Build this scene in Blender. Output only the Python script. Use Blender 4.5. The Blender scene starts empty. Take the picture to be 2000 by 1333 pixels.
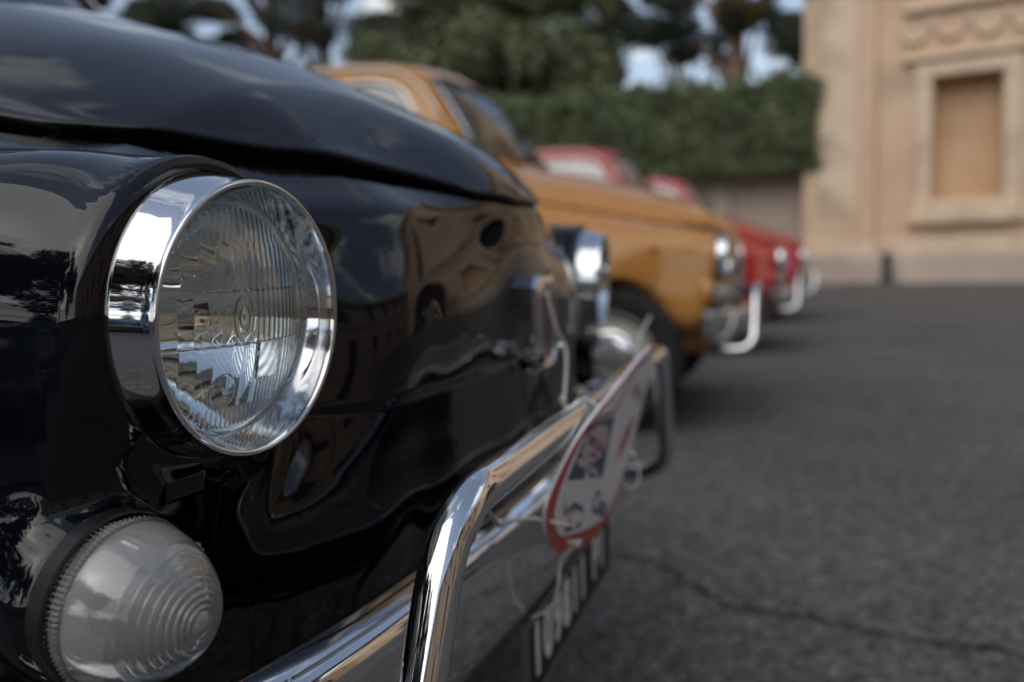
import bpy, bmesh, math, random
import numpy as np
from mathutils import Vector, Matrix, Euler

random.seed(7)
rng = np.random.default_rng(7)
PI = math.pi
scene = bpy.context.scene
COL = scene.collection

# ------------------------------------------------------------------ camera
CAM = Vector((0.2624, -0.8450, 0.6253))
def make_camera():
    f, pitch, roll, yaw = 1663.8, math.radians(4.881), math.radians(-1.482), math.radians(17.654)
    fw = Vector((-math.sin(yaw) * math.cos(pitch), math.cos(yaw) * math.cos(pitch), -math.sin(pitch)))
    rt = Vector((math.cos(yaw), math.sin(yaw), 0)); up = rt.cross(fw)
    r2 = rt * math.cos(roll) + up * math.sin(roll); u2 = -rt * math.sin(roll) + up * math.cos(roll)
    cd = bpy.data.cameras.new('camera'); co = bpy.data.objects.new('camera', cd); COL.objects.link(co)
    m = Matrix((( r2.x, u2.x, -fw.x, CAM.x), (r2.y, u2.y, -fw.y, CAM.y), (r2.z, u2.z, -fw.z, CAM.z), (0, 0, 0, 1)))
    co.matrix_world = m
    cd.sensor_width = 36; cd.lens = f / 2000 * 36
    cd.clip_start = 0.02; cd.clip_end = 2000
    cd.dof.use_dof = True; cd.dof.focus_distance = 0.425; cd.dof.aperture_fstop = 4.1
    cd.dof.aperture_blades = 0
    scene.camera = co
make_camera()

# ------------------------------------------------------------------ sky, sun, exposure
SUN_EL, SUN_AZ = math.radians(46), math.radians(196)     # azimuth measured from +Y (north) clockwise
def make_world():
    w = bpy.data.worlds.new('World'); scene.world = w; w.use_nodes = True
    nt = w.node_tree; nt.nodes.clear(); N = nt.nodes.new; L = nt.links.new
    out = N('ShaderNodeOutputWorld'); bg = N('ShaderNodeBackground'); bg.inputs['Strength'].default_value = 0.125
    sky = N('ShaderNodeTexSky'); sky.sky_type = 'NISHITA'; sky.sun_disc = False
    sky.sun_elevation = SUN_EL; sky.sun_rotation = SUN_AZ; sky.air_density = 1.0; sky.dust_density = 1.2; sky.ozone_density = 1.0
    hs = N('ShaderNodeHueSaturation'); hs.inputs['Saturation'].default_value = 0.72; hs.inputs['Value'].default_value = 0.92
    L(sky.outputs[0], hs.inputs['Color'])
    tc = N('ShaderNodeTexCoord'); sp = N('ShaderNodeSeparateXYZ'); L(tc.outputs['Generated'], sp.inputs[0])
    ad = N('ShaderNodeMath'); ad.operation = 'ADD'; ad.inputs[1].default_value = 0.16; L(sp.outputs['Z'], ad.inputs[0])
    mx = N('ShaderNodeMath'); mx.operation = 'MAXIMUM'; mx.inputs[1].default_value = 0.05; L(ad.outputs[0], mx.inputs[0])
    dx = N('ShaderNodeMath'); dx.operation = 'DIVIDE'; L(sp.outputs['X'], dx.inputs[0]); L(mx.outputs[0], dx.inputs[1])
    dy = N('ShaderNodeMath'); dy.operation = 'DIVIDE'; L(sp.outputs['Y'], dy.inputs[0]); L(mx.outputs[0], dy.inputs[1])
    cb = N('ShaderNodeCombineXYZ'); cb.inputs[2].default_value = 3.7; L(dx.outputs[0], cb.inputs[0]); L(dy.outputs[0], cb.inputs[1])
    no = N('ShaderNodeTexNoise'); no.inputs['Scale'].default_value = 1.9; no.inputs['Detail'].default_value = 9; no.inputs['Roughness'].default_value = 0.62
    no.inputs['Distortion'].default_value = 0.5
    L(cb.outputs[0], no.inputs['Vector'])
    rp = N('ShaderNodeValToRGB'); rp.color_ramp.elements[0].position = 0.545; rp.color_ramp.elements[1].position = 0.63
    L(no.outputs['Fac'], rp.inputs[0])
    # cloud body: bright tops, greyer thick parts
    no2 = N('ShaderNodeTexNoise'); no2.inputs['Scale'].default_value = 2.6; no2.inputs['Detail'].default_value = 6
    L(cb.outputs[0], no2.inputs['Vector'])
    rp2 = N('ShaderNodeValToRGB'); rp2.color_ramp.elements[0].position = 0.35; rp2.color_ramp.elements[1].position = 0.68
    rp2.color_ramp.elements[0].color = (4.0, 4.3, 4.6, 1); rp2.color_ramp.elements[1].color = (7.2, 7.15, 7.0, 1)
    L(no2.outputs['Fac'], rp2.inputs[0])
    mix = N('ShaderNodeMix'); mix.data_type = 'RGBA'
    L(rp.outputs['Color'], mix.inputs['Factor']); L(hs.outputs[0], mix.inputs['A']); L(rp2.outputs['Color'], mix.inputs['B'])
    L(mix.outputs['Result'], bg.inputs['Color']); L(bg.outputs[0], out.inputs[0])
    ld = bpy.data.lights.new('sun', 'SUN'); ld.energy = 1.0; ld.angle = math.radians(76); ld.color = (1.0, 0.93, 0.82)
    lo = bpy.data.objects.new('sun', ld); COL.objects.link(lo)
    d = Vector((math.sin(SUN_AZ) * math.cos(SUN_EL), math.cos(SUN_AZ) * math.cos(SUN_EL), math.sin(SUN_EL)))
    lo.rotation_euler = d.to_track_quat('Z', 'Y').to_euler(); lo.location = (0, 0, 30)
make_world()
vs = scene.view_settings; vs.view_transform = 'Standard'; vs.look = 'None'; vs.gamma = 1; vs.exposure = 0.46; vs.use_curve_mapping = False
scene.render.engine = 'CYCLES'
cy = scene.cycles; cy.use_denoising = True; cy.max_bounces = 10; cy.diffuse_bounces = 3; cy.glossy_bounces = 6
cy.transmission_bounces = 10; cy.transparent_max_bounces = 16; cy.caustics_reflective = False; cy.caustics_refractive = True
cy.sample_clamp_indirect = 6

# ------------------------------------------------------------------ helpers
def link(o, parent=None):
    COL.objects.link(o)
    if parent is not None: o.parent = parent
    return o
def thing(name, label, cat, loc=(0, 0, 0), rot=(0, 0, 0), group=None):
    o = bpy.data.objects.new(name, None); o.empty_display_size = 0.1; COL.objects.link(o)
    o.location = loc; o.rotation_euler = rot; tag(o, label, cat, group); return o
def tag(o, label=None, cat=None, group=None, kind=None):
    if label: o['label'] = label
    if cat: o['category'] = cat
    if group: o['group'] = group
    if kind: o['kind'] = kind
    return o
def copy_tree(o, parent=None):
    c = o.copy(); COL.objects.link(c); c.parent = parent
    for ch in list(o.children): copy_tree(ch, c)
    return c
def mesh_obj(name, verts, faces, mat=None, parent=None, smooth=True, normals=None, loc=None):
    me = bpy.data.meshes.new(name)
    if isinstance(verts, np.ndarray): verts = verts.tolist()
    me.from_pydata(verts, [], faces if isinstance(faces, list) else faces.tolist()); me.update()
    if mat: me.materials.append(mat)
    if smooth: me.polygons.foreach_set('use_smooth', [True] * len(me.polygons))
    if normals is not None: me.normals_split_custom_set_from_vertices(normals.tolist())
    o = bpy.data.objects.new(name, me)
    if loc is not None: o.location = loc
    return link(o, parent)
def bm_obj(name, bm, mat=None, parent=None, smooth=False, loc=None, angle=None):
    me = bpy.data.meshes.new(name); bm.to_mesh(me); bm.free()
    if mat: me.materials.append(mat)
    if smooth: me.polygons.foreach_set('use_smooth', [True] * len(me.polygons))
    o = bpy.data.objects.new(name, me)
    if angle is not None:
        try: me.set_sharp_from_angle(angle=angle)
        except Exception: pass
    if loc is not None: o.location = loc
    return link(o, parent)
def add_box(bm, c, s, bevel=0.0, rz=0.0):
    m = Matrix.Translation(c) @ Matrix.Rotation(rz, 4, 'Z') @ Matrix.Diagonal((s[0], s[1], s[2], 1))
    r = bmesh.ops.create_cube(bm, size=1, matrix=m)
    if bevel > 0:
        es = list({e for v in r['verts'] for e in v.link_edges})
        bmesh.ops.bevel(bm, geom=es, offset=bevel, segments=2, affect='EDGES', profile=0.6)
def box(name, c, s, mat, parent=None, bevel=0.0, rz=0.0):
    bm = bmesh.new(); add_box(bm, (0, 0, 0), s, bevel); o = bm_obj(name, bm, mat, parent)
    o.location = c; o.rotation_euler = (0, 0, rz); return o
def to_mesh(o):
    bpy.context.view_layer.update()
    me = bpy.data.meshes.new_from_object(o.evaluated_get(bpy.context.evaluated_depsgraph_get()))
    n = bpy.data.objects.new(o.name + '_', me); COL.objects.link(n); n.parent = o.parent; n.matrix_local = o.matrix_local.copy()
    nm = o.name; cu = o.data; bpy.data.objects.remove(o); bpy.data.curves.remove(cu); n.name = nm; return n
def frame_from(d):
    d = Vector(d).normalized(); a = Vector((0, 0, 1)) if abs(d.z) < .9 else Vector((0, 1, 0))
    u = d.cross(a).normalized(); return d, u, d.cross(u).normalized()
def tube_data(path, r, n=12, closed=False, cap=True):
    """sweep a circle (radius r or list) along path, parallel-transport frames"""
    P = [Vector(p) for p in path]; m = len(P)
    rad = r if isinstance(r, (list, tuple, np.ndarray)) else [r] * m
    T = []
    for i in range(m):
        a = P[i - 1] if (i > 0 or closed) else P[i]; b = P[(i + 1) % m] if (i < m - 1 or closed) else P[i]
        T.append((b - a).normalized())
    _, u, v = frame_from(T[0]); V = []; F = []
    for i in range(m):
        u = (u - T[i] * u.dot(T[i])).normalized(); v = T[i].cross(u)
        for k in range(n):
            a = 2 * PI * k / n
            V.append(P[i] + (u * math.cos(a) + v * math.sin(a)) * rad[i])
    mm = m if closed else m - 1
    for i in range(mm):
        j = (i + 1) % m
        for k in range(n):
            l = (k + 1) % n
            F.append((i * n + k, i * n + l, j * n + l, j * n + k))
    if cap and not closed:
        F.append(tuple(range(n - 1, -1, -1))); F.append(tuple((m - 1) * n + k for k in range(n)))
    return [tuple(p) for p in V], F
def tube(name, path, r, mat, parent=None, n=12, closed=False):
    V, F = tube_data(path, r, n, closed); return mesh_obj(name, V, F, mat, parent)
def smooth_path(pts, per=8, closed=False):
    P = [Vector(p) for p in pts]; m = len(P); out = []
    rngs = range(m) if closed else range(m - 1)
    for i in rngs:
        p0 = P[i - 1] if (i > 0 or closed) else P[i] * 2 - P[i + 1]
        p1 = P[i]; p2 = P[(i + 1) % m]
        p3 = P[(i + 2) % m] if (i + 2 < m or closed) else p2 * 2 - p1
        for k in range(per):
            t = k / per
            out.append(0.5 * ((2 * p1) + (p2 - p0) * t + (2 * p0 - 5 * p1 + 4 * p2 - p3) * t * t + (-p0 + 3 * p1 - 3 * p2 + p3) * t ** 3))
    if not closed: out.append(P[-1])
    return out
def fillet_path(pts, rads, seg=10):
    P = [Vector(p) for p in pts]; out = [P[0]]
    for i in range(1, len(P) - 1):
        r = rads[i - 1]; a = (P[i - 1] - P[i]).normalized(); b = (P[i + 1] - P[i]).normalized()
        th = a.angle(b); d = r / math.tan(th / 2)
        A = P[i] + a * d; B = P[i] + b * d; c = P[i] + (a + b).normalized() * (r / math.sin(th / 2))
        va = A - c; vb = B - c; om = va.angle(vb)
        for k in range(seg + 1):
            t = k / seg
            out.append(c + (va * math.sin((1 - t) * om) + vb * math.sin(t * om)) / math.sin(om))
    out.append(P[-1]); return out
def axis_matrix(org, fwd, upv=(0, 0, 1)):
    """local +X = fwd, local +Z ~ up; local Y completes (right-handed)"""
    x = Vector(fwd).normalized(); z = Vector(upv); z = (z - x * z.dot(x)).normalized(); y = z.cross(x)
    return Matrix(((x.x, y.x, z.x, org[0]), (x.y, y.y, z.y, org[1]), (x.z, y.z, z.z, org[2]), (0, 0, 0, 1)))
def lathe_data(prof, n=96, fn=None):
    """prof: (t, r) along local +X; closes pole when r==0"""
    V = []; F = []; idx = []
    for (t, r) in prof:
        if r <= 1e-9:
            idx.append([len(V)] * n); V.append((t, 0, 0))
        else:
            row = []
            for k in range(n):
                a = 2 * PI * k / n; rr = r if fn is None else fn(t, r, a, k)
                row.append(len(V)); V.append((t, rr * math.cos(a), rr * math.sin(a)))
            idx.append(row)
    for i in range(len(prof) - 1):
        A, B = idx[i], idx[i + 1]
        for k in range(n):
            l = (k + 1) % n; f = []
            for q in (A[k], A[l], B[l], B[k]):
                if q not in f: f.append(q)
            if len(f) > 2: F.append(tuple(f))
    return V, F
def lathe(name, prof, mat, parent=None, n=96, mw=None, fn=None, angle=math.radians(40)):
    V, F = lathe_data(prof, n, fn); o = mesh_obj(name, V, F, mat, parent)
    bm = bmesh.new(); bm.from_mesh(o.data); bmesh.ops.recalc_face_normals(bm, faces=bm.faces); bm.to_mesh(o.data); bm.free()
    o.data.set_sharp_from_angle(angle=angle)
    if mw is not None: o.matrix_local = mw
    return o
def arc_prof(c, r, a0, a1, n=8):
    return [(c[0] + r * math.cos(math.radians(a0 + (a1 - a0) * k / n)), c[1] + r * math.sin(math.radians(a0 + (a1 - a0) * k / n))) for k in range(n + 1)]

# ------------------------------------------------------------------ materials
def mat(name, col=(.5, .5, .5), rough=.5, metal=0., **kw):
    m = bpy.data.materials.new(name); m.use_nodes = True; b = m.node_tree.nodes['Principled BSDF']
    b.inputs['Base Color'].default_value = (*col, 1); b.inputs['Roughness'].default_value = rough; b.inputs['Metallic'].default_value = metal
    for k, v in kw.items():
        b.inputs[k.replace('_', ' ')].default_value = v
    return m
def nodes(m): return m.node_tree, m.node_tree.nodes['Principled BSDF']
def noise_mat(name, c1, c2, scale=5, rough=.8, bump=0.0, bscale=None, detail=6, metal=0, lo=.35, hi=.65, c3=None, s3=1.0, coord='Object', **kw):
    m = mat(name, c1, rough, metal, **kw); nt, b = nodes(m); N = nt.nodes.new; L = nt.links.new
    tc = N('ShaderNodeTexCoord'); no = N('ShaderNodeTexNoise'); no.inputs['Scale'].default_value = scale; no.inputs['Detail'].default_value = detail
    L(tc.outputs[coord], no.inputs['Vector'])
    r = N('ShaderNodeValToRGB'); r.color_ramp.elements[0].position = lo; r.color_ramp.elements[1].position = hi
    r.color_ramp.elements[0].color = (*c1, 1); r.color_ramp.elements[1].color = (*c2, 1); L(no.outputs['Fac'], r.inputs[0])
    src = r.outputs['Color']
    if c3:
        n3 = N('ShaderNodeTexNoise'); n3.inputs['Scale'].default_value = s3; n3.inputs['Detail'].default_value = 4; L(tc.outputs[coord], n3.inputs['Vector'])
        r3 = N('ShaderNodeValToRGB'); r3.color_ramp.elements[0].position = .48; r3.color_ramp.elements[1].position = .66; L(n3.outputs['Fac'], r3.inputs[0])
        mx = N('ShaderNodeMix'); mx.data_type = 'RGBA'; L(r3.outputs['Color'], mx.inputs['Factor']); L(src, mx.inputs['A']); mx.inputs['B'].default_value = (*c3, 1)
        src = mx.outputs['Result']
    L(src, b.inputs['Base Color'])
    if bump > 0:
        nb = N('ShaderNodeTexNoise'); nb.inputs['Scale'].default_value = bscale or scale * 4; nb.inputs['Detail'].default_value = 5; L(tc.outputs[coord], nb.inputs['Vector'])
        bp = N('ShaderNodeBump'); bp.inputs['Strength'].default_value = 1; bp.inputs['Distance'].default_value = bump
        L(nb.outputs['Fac'], bp.inputs['Height']); L(bp.outputs[0], b.inputs['Normal'])
    return m
M = {}
def paint(name, col):
    m = mat(name, col, .5, 0.0, Coat_Weight=1.0, Coat_Roughness=.008, Coat_IOR=1.5, Specular_IOR_Level=0.0); nt, b = nodes(m); N = nt.nodes.new; L = nt.links.new
    # faint orange-peel and dust specks in the lacquer
    tc = N('ShaderNodeTexCoord'); no = N('ShaderNodeTexNoise'); no.inputs['Scale'].default_value = 130; no.inputs['Detail'].default_value = 2
    L(tc.outputs['Object'], no.inputs['Vector'])
    bp = N('ShaderNodeBump'); bp.inputs['Strength'].default_value = 1; bp.inputs['Distance'].default_value = .0000035; L(no.outputs['Fac'], bp.inputs['Height'])
    L(bp.outputs[0], b.inputs['Coat Normal'])
    sp = N('ShaderNodeTexVoronoi'); sp.inputs['Scale'].default_value = 900; L(tc.outputs['Object'], sp.inputs['Vector'])
    r = N('ShaderNodeValToRGB'); r.color_ramp.elements[0].position = .03; r.color_ramp.elements[1].position = .07
    r.color_ramp.elements[0].color = tuple(min(1, c * .8 + .035) for c in col) + (1,); r.color_ramp.elements[1].color = (*col, 1)
    n2 = N('ShaderNodeTexNoise'); n2.inputs['Scale'].default_value = 260; L(tc.outputs['Object'], n2.inputs['Vector'])
    ad = N('ShaderNodeMath'); ad.operation = 'MULTIPLY_ADD'; ad.inputs[1].default_value = .5; L(n2.outputs['Fac'], ad.inputs[0]); L(sp.outputs['Distance'], ad.inputs[2])
    sb = N('ShaderNodeMath'); sb.operation = 'SUBTRACT'; sb.inputs[1].default_value = .2; L(ad.outputs[0], sb.inputs[0]); L(sb.outputs[0], r.inputs[0])
    L(r.outputs['Color'], b.inputs['Base Color'])
    return m
M['navy'] = paint('midnight_blue_paint', (.003, .0034, .0062))
M['orange'] = paint('ochre_orange_paint', (.50, .235, .060))
M['red'] = paint('orange_red_paint', (.40, .024, .016))
M['crimson'] = paint('crimson_paint', (.40, .012, .034))
M['blue'] = paint('pale_blue_paint', (.12, .20, .30))
def chrome_mat():
    m = mat('chrome', (.76, .78, .80), .03, 1.0); nt, b = nodes(m); N = nt.nodes.new; L = nt.links.new; tc = N('ShaderNodeTexCoord')
    n = N('ShaderNodeTexNoise'); n.inputs['Scale'].default_value = 55; n.inputs['Detail'].default_value = 7; L(tc.outputs['Object'], n.inputs['Vector'])
    r = N('ShaderNodeMapRange'); r.inputs[1].default_value = .45; r.inputs[2].default_value = .75; r.inputs[3].default_value = .018; r.inputs[4].default_value = .11
    L(n.outputs['Fac'], r.inputs[0]); L(r.outputs[0], b.inputs['Roughness'])
    v = N('ShaderNodeTexVoronoi'); v.inputs['Scale'].default_value = 520; L(tc.outputs['Object'], v.inputs['Vector'])
    c = N('ShaderNodeValToRGB'); c.color_ramp.elements[0].position = .06; c.color_ramp.elements[0].color = (.30, .29, .27, 1); c.color_ramp.elements[1].position = .12; c.color_ramp.elements[1].color = (.76, .78, .80, 1)
    L(v.outputs['Distance'], c.inputs[0]); L(c.outputs[0], b.inputs['Base Color']); return m
M['chrome'] = chrome_mat()
M['chrome_soft'] = noise_mat('worn_chrome', (.70, .72, .74), (.60, .62, .64), 60, .09, metal=1.0)
M['silver'] = mat('reflector_silver', (.84, .88, .89), .045, .96)
M['rubber'] = noise_mat('black_rubber', (.004, .004, .0045), (.009, .009, .009), 80, .5, bump=.0002, bscale=300)
M['tyre'] = noise_mat('tyre_rubber', (.010, .0095, .009), (.016, .015, .014), 30, .8, bump=.0004, bscale=200)
M['dark'] = mat('dark_underside', (.006, .006, .007), .7)
M['interior'] = noise_mat('interior_trim', (.030, .022, .016), (.045, .032, .022), 20, .7)
M['seat'] = noise_mat('seat_vinyl', (.022, .018, .016), (.032, .026, .022), 12, .5)
M['hub'] = mat('hubcap_metal', (.75, .76, .78), .12, 1.0)
M['rim'] = mat('painted_steel_rim', (.45, .44, .40), .4)
M['plastic_w'] = mat('white_plastic_tie', (.62, .65, .64), .38, Transmission_Weight=.15)
def glass_mat(name, tint, rough=0.0, ior=1.5):
    return mat(name, tint, rough, 0, Transmission_Weight=1.0, IOR=ior)
M['lens'] = glass_mat('headlight_glass', (.97, 1.0, .99), 0.0, 1.45)
M['opal'] = mat('frosted_lens_plastic', (.95, .96, .96), .08, 0, Transmission_Weight=.84, IOR=1.46, Coat_Weight=.6, Coat_Roughness=.03)
M['clear'] = mat('clear_ribbed_plastic', (.86, .89, .89), .04, 0, Transmission_Weight=1.0, IOR=1.47)
M['amber'] = mat('amber_lens', (.75, .10, .01), .12, 0, Transmission_Weight=.3, Coat_Weight=.6)
M['bulbg'] = glass_mat('bulb_glass', (.9, .9, .9), 0.0, 1.3)
def window_mat():
    m = bpy.data.materials.new('window_glass'); m.use_nodes = True; nt = m.node_tree; nt.nodes.clear(); N = nt.nodes.new; L = nt.links.new
    o = N('ShaderNodeOutputMaterial'); mx = N('ShaderNodeMixShader'); fr = N('ShaderNodeFresnel'); fr.inputs[0].default_value = 2.3
    tr = N('ShaderNodeBsdfTransparent'); tr.inputs[0].default_value = (.45, .53, .55, 1); gl = N('ShaderNodeBsdfGlossy'); gl.inputs['Roughness'].default_value = .01
    gl.inputs['Color'].default_value = (.95, .97, 1, 1)
    L(fr.outputs[0], mx.inputs[0]); L(tr.outputs[0], mx.inputs[1]); L(gl.outputs[0], mx.inputs[2]); L(mx.outputs[0], o.inputs[0]); return m
M['window'] = window_mat()

# ------------------------------------------------------------------ the small saloon car: body as an implicit surface
def ss(x):
    x = np.clip(x, 0, 1); return x * x * (3 - 2 * x)
def smin(a, b, k):
    h = np.clip(.5 + .5 * (b - a) / k, 0, 1); return b + (a - b) * h - k * h * (1 - h)
def smax(a, b, k): return -smin(-a, -b, k)
def catmull(pts, per=12):
    return np.array([[v.x, v.y] for v in smooth_path([(p[0], p[1], 0) for p in pts], per, True)])
LOW = catmull([(-.26, .225), (-.16, .235), (-.085, .262), (-.052, .305), (-.034, .35), (-.020, .395), (-.008, .428), (.000, .465), (.0075, .53), (.0140, .58), (.0168, .63), (.0168, .662), (.0120, .6885),
               (-.0065, .7155), (-.048, .751), (-.105, .783), (-.175, .8165), (-.24, .8445), (-.33, .875), (-.432, .905), (-.579, .940), (-.80, .978), (-1.1, .99), (-1.6, .985),
               (-2.1, .97), (-2.42, .925), (-2.68, .83), (-2.84, .69), (-2.90, .53), (-2.89, .40), (-2.80, .30), (-2.6, .23), (-2.0, .20), (-1.3, .20), (-.7, .20)])
CAB = catmull([(x + (.03 if z > 1 else 0), (z - .985) * 1.15 + .985 if z > .985 else z) for x, z in [(-.74, .90), (-.80, .985), (-.93, 1.13), (-1.075, 1.285), (-1.18, 1.345), (-1.40, 1.375), (-1.70, 1.375), (-1.98, 1.34), (-2.22, 1.235), (-2.40, 1.09), (-2.52, .93),
               (-2.3, .80), (-1.6, .78), (-1.0, .80)]])
GX0, GZ0, GH, GNX, GNZ = -3.4, -.4, .01, 390, 220
def sdf_grid(poly):
    gx = GX0 + GH * np.arange(GNX); gz = GZ0 + GH * np.arange(GNZ)
    X, Z = np.meshgrid(gx, gz, indexing='ij'); P = np.stack([X.ravel(), Z.ravel()], 1)
    d2 = np.full(len(P), 1e9); ins = np.zeros(len(P), bool)
    A = poly; B = np.roll(poly, -1, 0)
    for a, b in zip(A, B):
        e = b - a; w = P - a; t = np.clip((w @ e) / (e @ e), 0, 1); q = w - t[:, None] * e
        d2 = np.minimum(d2, (q * q).sum(1))
        c = (a[1] > P[:, 1]) != (b[1] > P[:, 1])
        if abs(e[1]) > 1e-12:
            ins ^= c & (P[:, 0] < (b[0] - a[0]) * (P[:, 1] - a[1]) / (b[1] - a[1]) + a[0])
    d = np.sqrt(d2); d[ins] *= -1
    return d.reshape(GNX, GNZ)
PANEL = np.array([[-.3, .655], [0, .655], [.1086, .651], [.1615, .6465], [.226, .643], [.275, .631], [.306, .615], [.324, .588], [.332, .557], [.350, .517], [.380, .497], [.414, .489], [.459, .496], [.5245, .520], [.575, .505], [.64, .46], [.64, .1], [-.3, .1]])
PANEL = np.vstack([PANEL[:1], catmull(PANEL[1:16], 8)[:14 * 8 + 1], PANEL[-2:]])
def blur(G, n, w):
    k = np.exp(-.5 * (np.arange(-n, n + 1) / w) ** 2); k /= k.sum()
    for ax in (0, 1): G = sum(k[i] * np.roll(G, i - n, ax) for i in range(2 * n + 1))
    return G
G_LOW, G_CAB = sdf_grid(LOW), sdf_grid(CAB)
G_PAN = blur(ss((sdf_grid(PANEL) + .020) / .040), 7, 2.3)
def bspl(G, x, z):
    u = np.clip((x - GX0) / GH, 2, GNX - 4); v = np.clip((z - GZ0) / GH, 2, GNZ - 4)
    i = np.floor(u).astype(int); j = np.floor(v).astype(int); a = u - i; b = v - j
    def wt(t): return ((1 - t) ** 3 / 6, (3 * t ** 3 - 6 * t * t + 4) / 6, (-3 * t ** 3 + 3 * t * t + 3 * t + 1) / 6, t ** 3 / 6)
    wa, wb = wt(a), wt(b); r = 0
    for p in range(4):
        s = 0
        for q in range(4): s = s + wb[q] * G[i + p - 1, j + q - 1]
        r = r + wa[p] * s
    return r
HLY, HLZ = .457, .602
INY, INZ = .529, .475
def field(P, arches=True):
    x, y, z = P[:, 0], np.abs(P[:, 1]), P[:, 2]
    fr = ss((x + 1.1) / .5); rr = ss((-x - 1.9) / .5)
    e = np.maximum(y - .22, 0)
    cz = .75 + 1.0 * np.maximum(ss((z - .47) / .10), ss((y - .41) / .06))
    a = .2 * y * y + .013 * (.45 + .55 * ss((z - .55) / .12)) * np.tanh((y / .13) ** 2) + cz * e * e
    a_r = .45 * y * y
    fz = ss((x + .34) / .22) * (1 - ss((y - .38) / .08)); zr = ss((z - .42) / .36) * (1 - fz) + ss((z - .645) / .085) * fz
    b = .43 * y * y * zr * (1 - .35 * rr) + .022 * np.tanh(y * y / .045) * ss((x + .16) / .16) * ss((z - .648) / .055)
    s1 = bspl(G_LOW, x + a * fr - a_r * rr, z + b)
    W = .655 - .035 * ss((x + 1.2) / .8) - 1.5 * np.maximum(x + .33, 0) ** 2 - .05 * np.maximum(-x - 2.1, 0) - .30 * np.maximum(-x - 2.5, 0) ** 2
    W = W - .42 * np.maximum(z - .52, 0) ** 2 - .35 * np.maximum(.45 - z, 0) ** 2
    low = smax(s1, y - W, .07)
    # waist crease along the flank
    low = low - .006 * np.exp(-((z - .765) / .022) ** 2) * ss((-.05 - x) / .3) * ss((y - .5) / .06)
    # lower nose panel stands proud along a swept edge
    pn = bspl(G_PAN, y, z); low = low + (.020 + .024 * ss((y - .22) / .10)) * (1 - ss((y - .37) / .09)) * (pn - .5) * ss((y - .05) / .15) * ss((x + .16) / .08)
    # head lamp pod running back into the wing
    dn = np.maximum(HLZ - z, 0); Lz = .17 * ss((-.038 - x) / .045)
    ry = y - (HLY + .035 * ss((-.06 - x) / .5) + .04 * np.minimum(dn, Lz)); rz = np.where(z > HLZ, z - HLZ, -np.maximum(dn - Lz, 0))
    rad = .0870 + .007 * ss((-.042 - x) / .07) + .040 * ss((-.10 - x) / .42)
    pe = 2.0 + .9 * ss((-.045 - x) / .12)
    pod = (np.abs(ry) ** pe + np.abs(rz) ** pe + 1e-12) ** (1 / pe) - rad
    face = x + .033 - .05 * (z - HLZ)
    pod = smax(pod, face, .016)
    pod = smax(pod, -x - .85, .25)
    low = smin(low, pod, .052)
    # indicator boss
    rb = np.sqrt((y - INY) ** 2 + (z - INZ) ** 2)
    boss = smax(rb - .0440, x + .035 + .20 * (y - INY), .012)
    boss = smax(boss, -x - .085, .03)
    low = smin(low, boss, .018)
    # cabin
    ac = .22 * y * y
    zz = np.where(z > .985, (z - .985) / 1.15 + .985, z)
    s2 = bspl(G_CAB, x + ac * ss((x + 1.7) / .5) - ac * ss((-x - 1.9) / .4), z + .20 * y * y)
    Wc = .605 - .26 * (zz - .86) - .25 * np.maximum(zz - 1.05, 0) ** 2 - .06 * ss((-x - 2.0) / .5)
    cab = smax(s2, y - Wc, .07)
    f = smin(low, cab, .035)
    # swage line across the nose
    zc = .537 - .10 * np.maximum(y - .36, 0)
    f = f + .0065 * (1 - ss((z - zc + .012) / .013)) * ss((z - .44) / .05) * (1 - ss((y - .31) / .11)) * ss((x + .12) / .06)
    if arches:
        f = np.maximum(f, -np.maximum(np.sqrt((y - HLY) ** 2 + (z - HLZ) ** 2) - .0655, -.105 - x))
        for xc in (-.400, -2.235):
            c = np.maximum(np.sqrt((x - xc) ** 2 + (z - .262) ** 2) - .278, .42 + .06 * ss((x + .24) / .10) - y)
            f = np.maximum(f, -c)
    return f
def grad(P, h=.0012, arches=True):
    g = np.zeros_like(P)
    for k in range(3):
        d = np.zeros(3); d[k] = h; g[:, k] = field(P + d, arches) - field(P - d, arches)
    return g / np.maximum(np.linalg.norm(g, axis=1, keepdims=True), 1e-9)
def cast(O, D, L0, steps=56, arches=True, iters=16):
    """march from O + D*L0 inwards to O, return first surface point"""
    n = len(O); hi = np.full(n, L0 * 1.0); lo = np.zeros(n); found = np.zeros(n, bool)
    prev = np.full(n, L0 * 1.0)
    for s in range(1, steps + 1):
        t = L0 * (1 - s / steps); idx = np.where(~found)[0]
        if len(idx) == 0: break
        f = field(O[idx] + D[idx] * t, arches); hit = idx[f < 0]
        hi[hit] = prev[hit]; lo[hit] = t; found[hit] = True; prev[idx] = t
    for _ in range(iters):
        m = (hi + lo) / 2; f = field(O + D * m[:, None], arches); ins = f < 0
        lo = np.where(ins, m, lo); hi = np.where(ins, hi, m)
    return O + D * ((hi + lo) / 2)[:, None]

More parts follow.
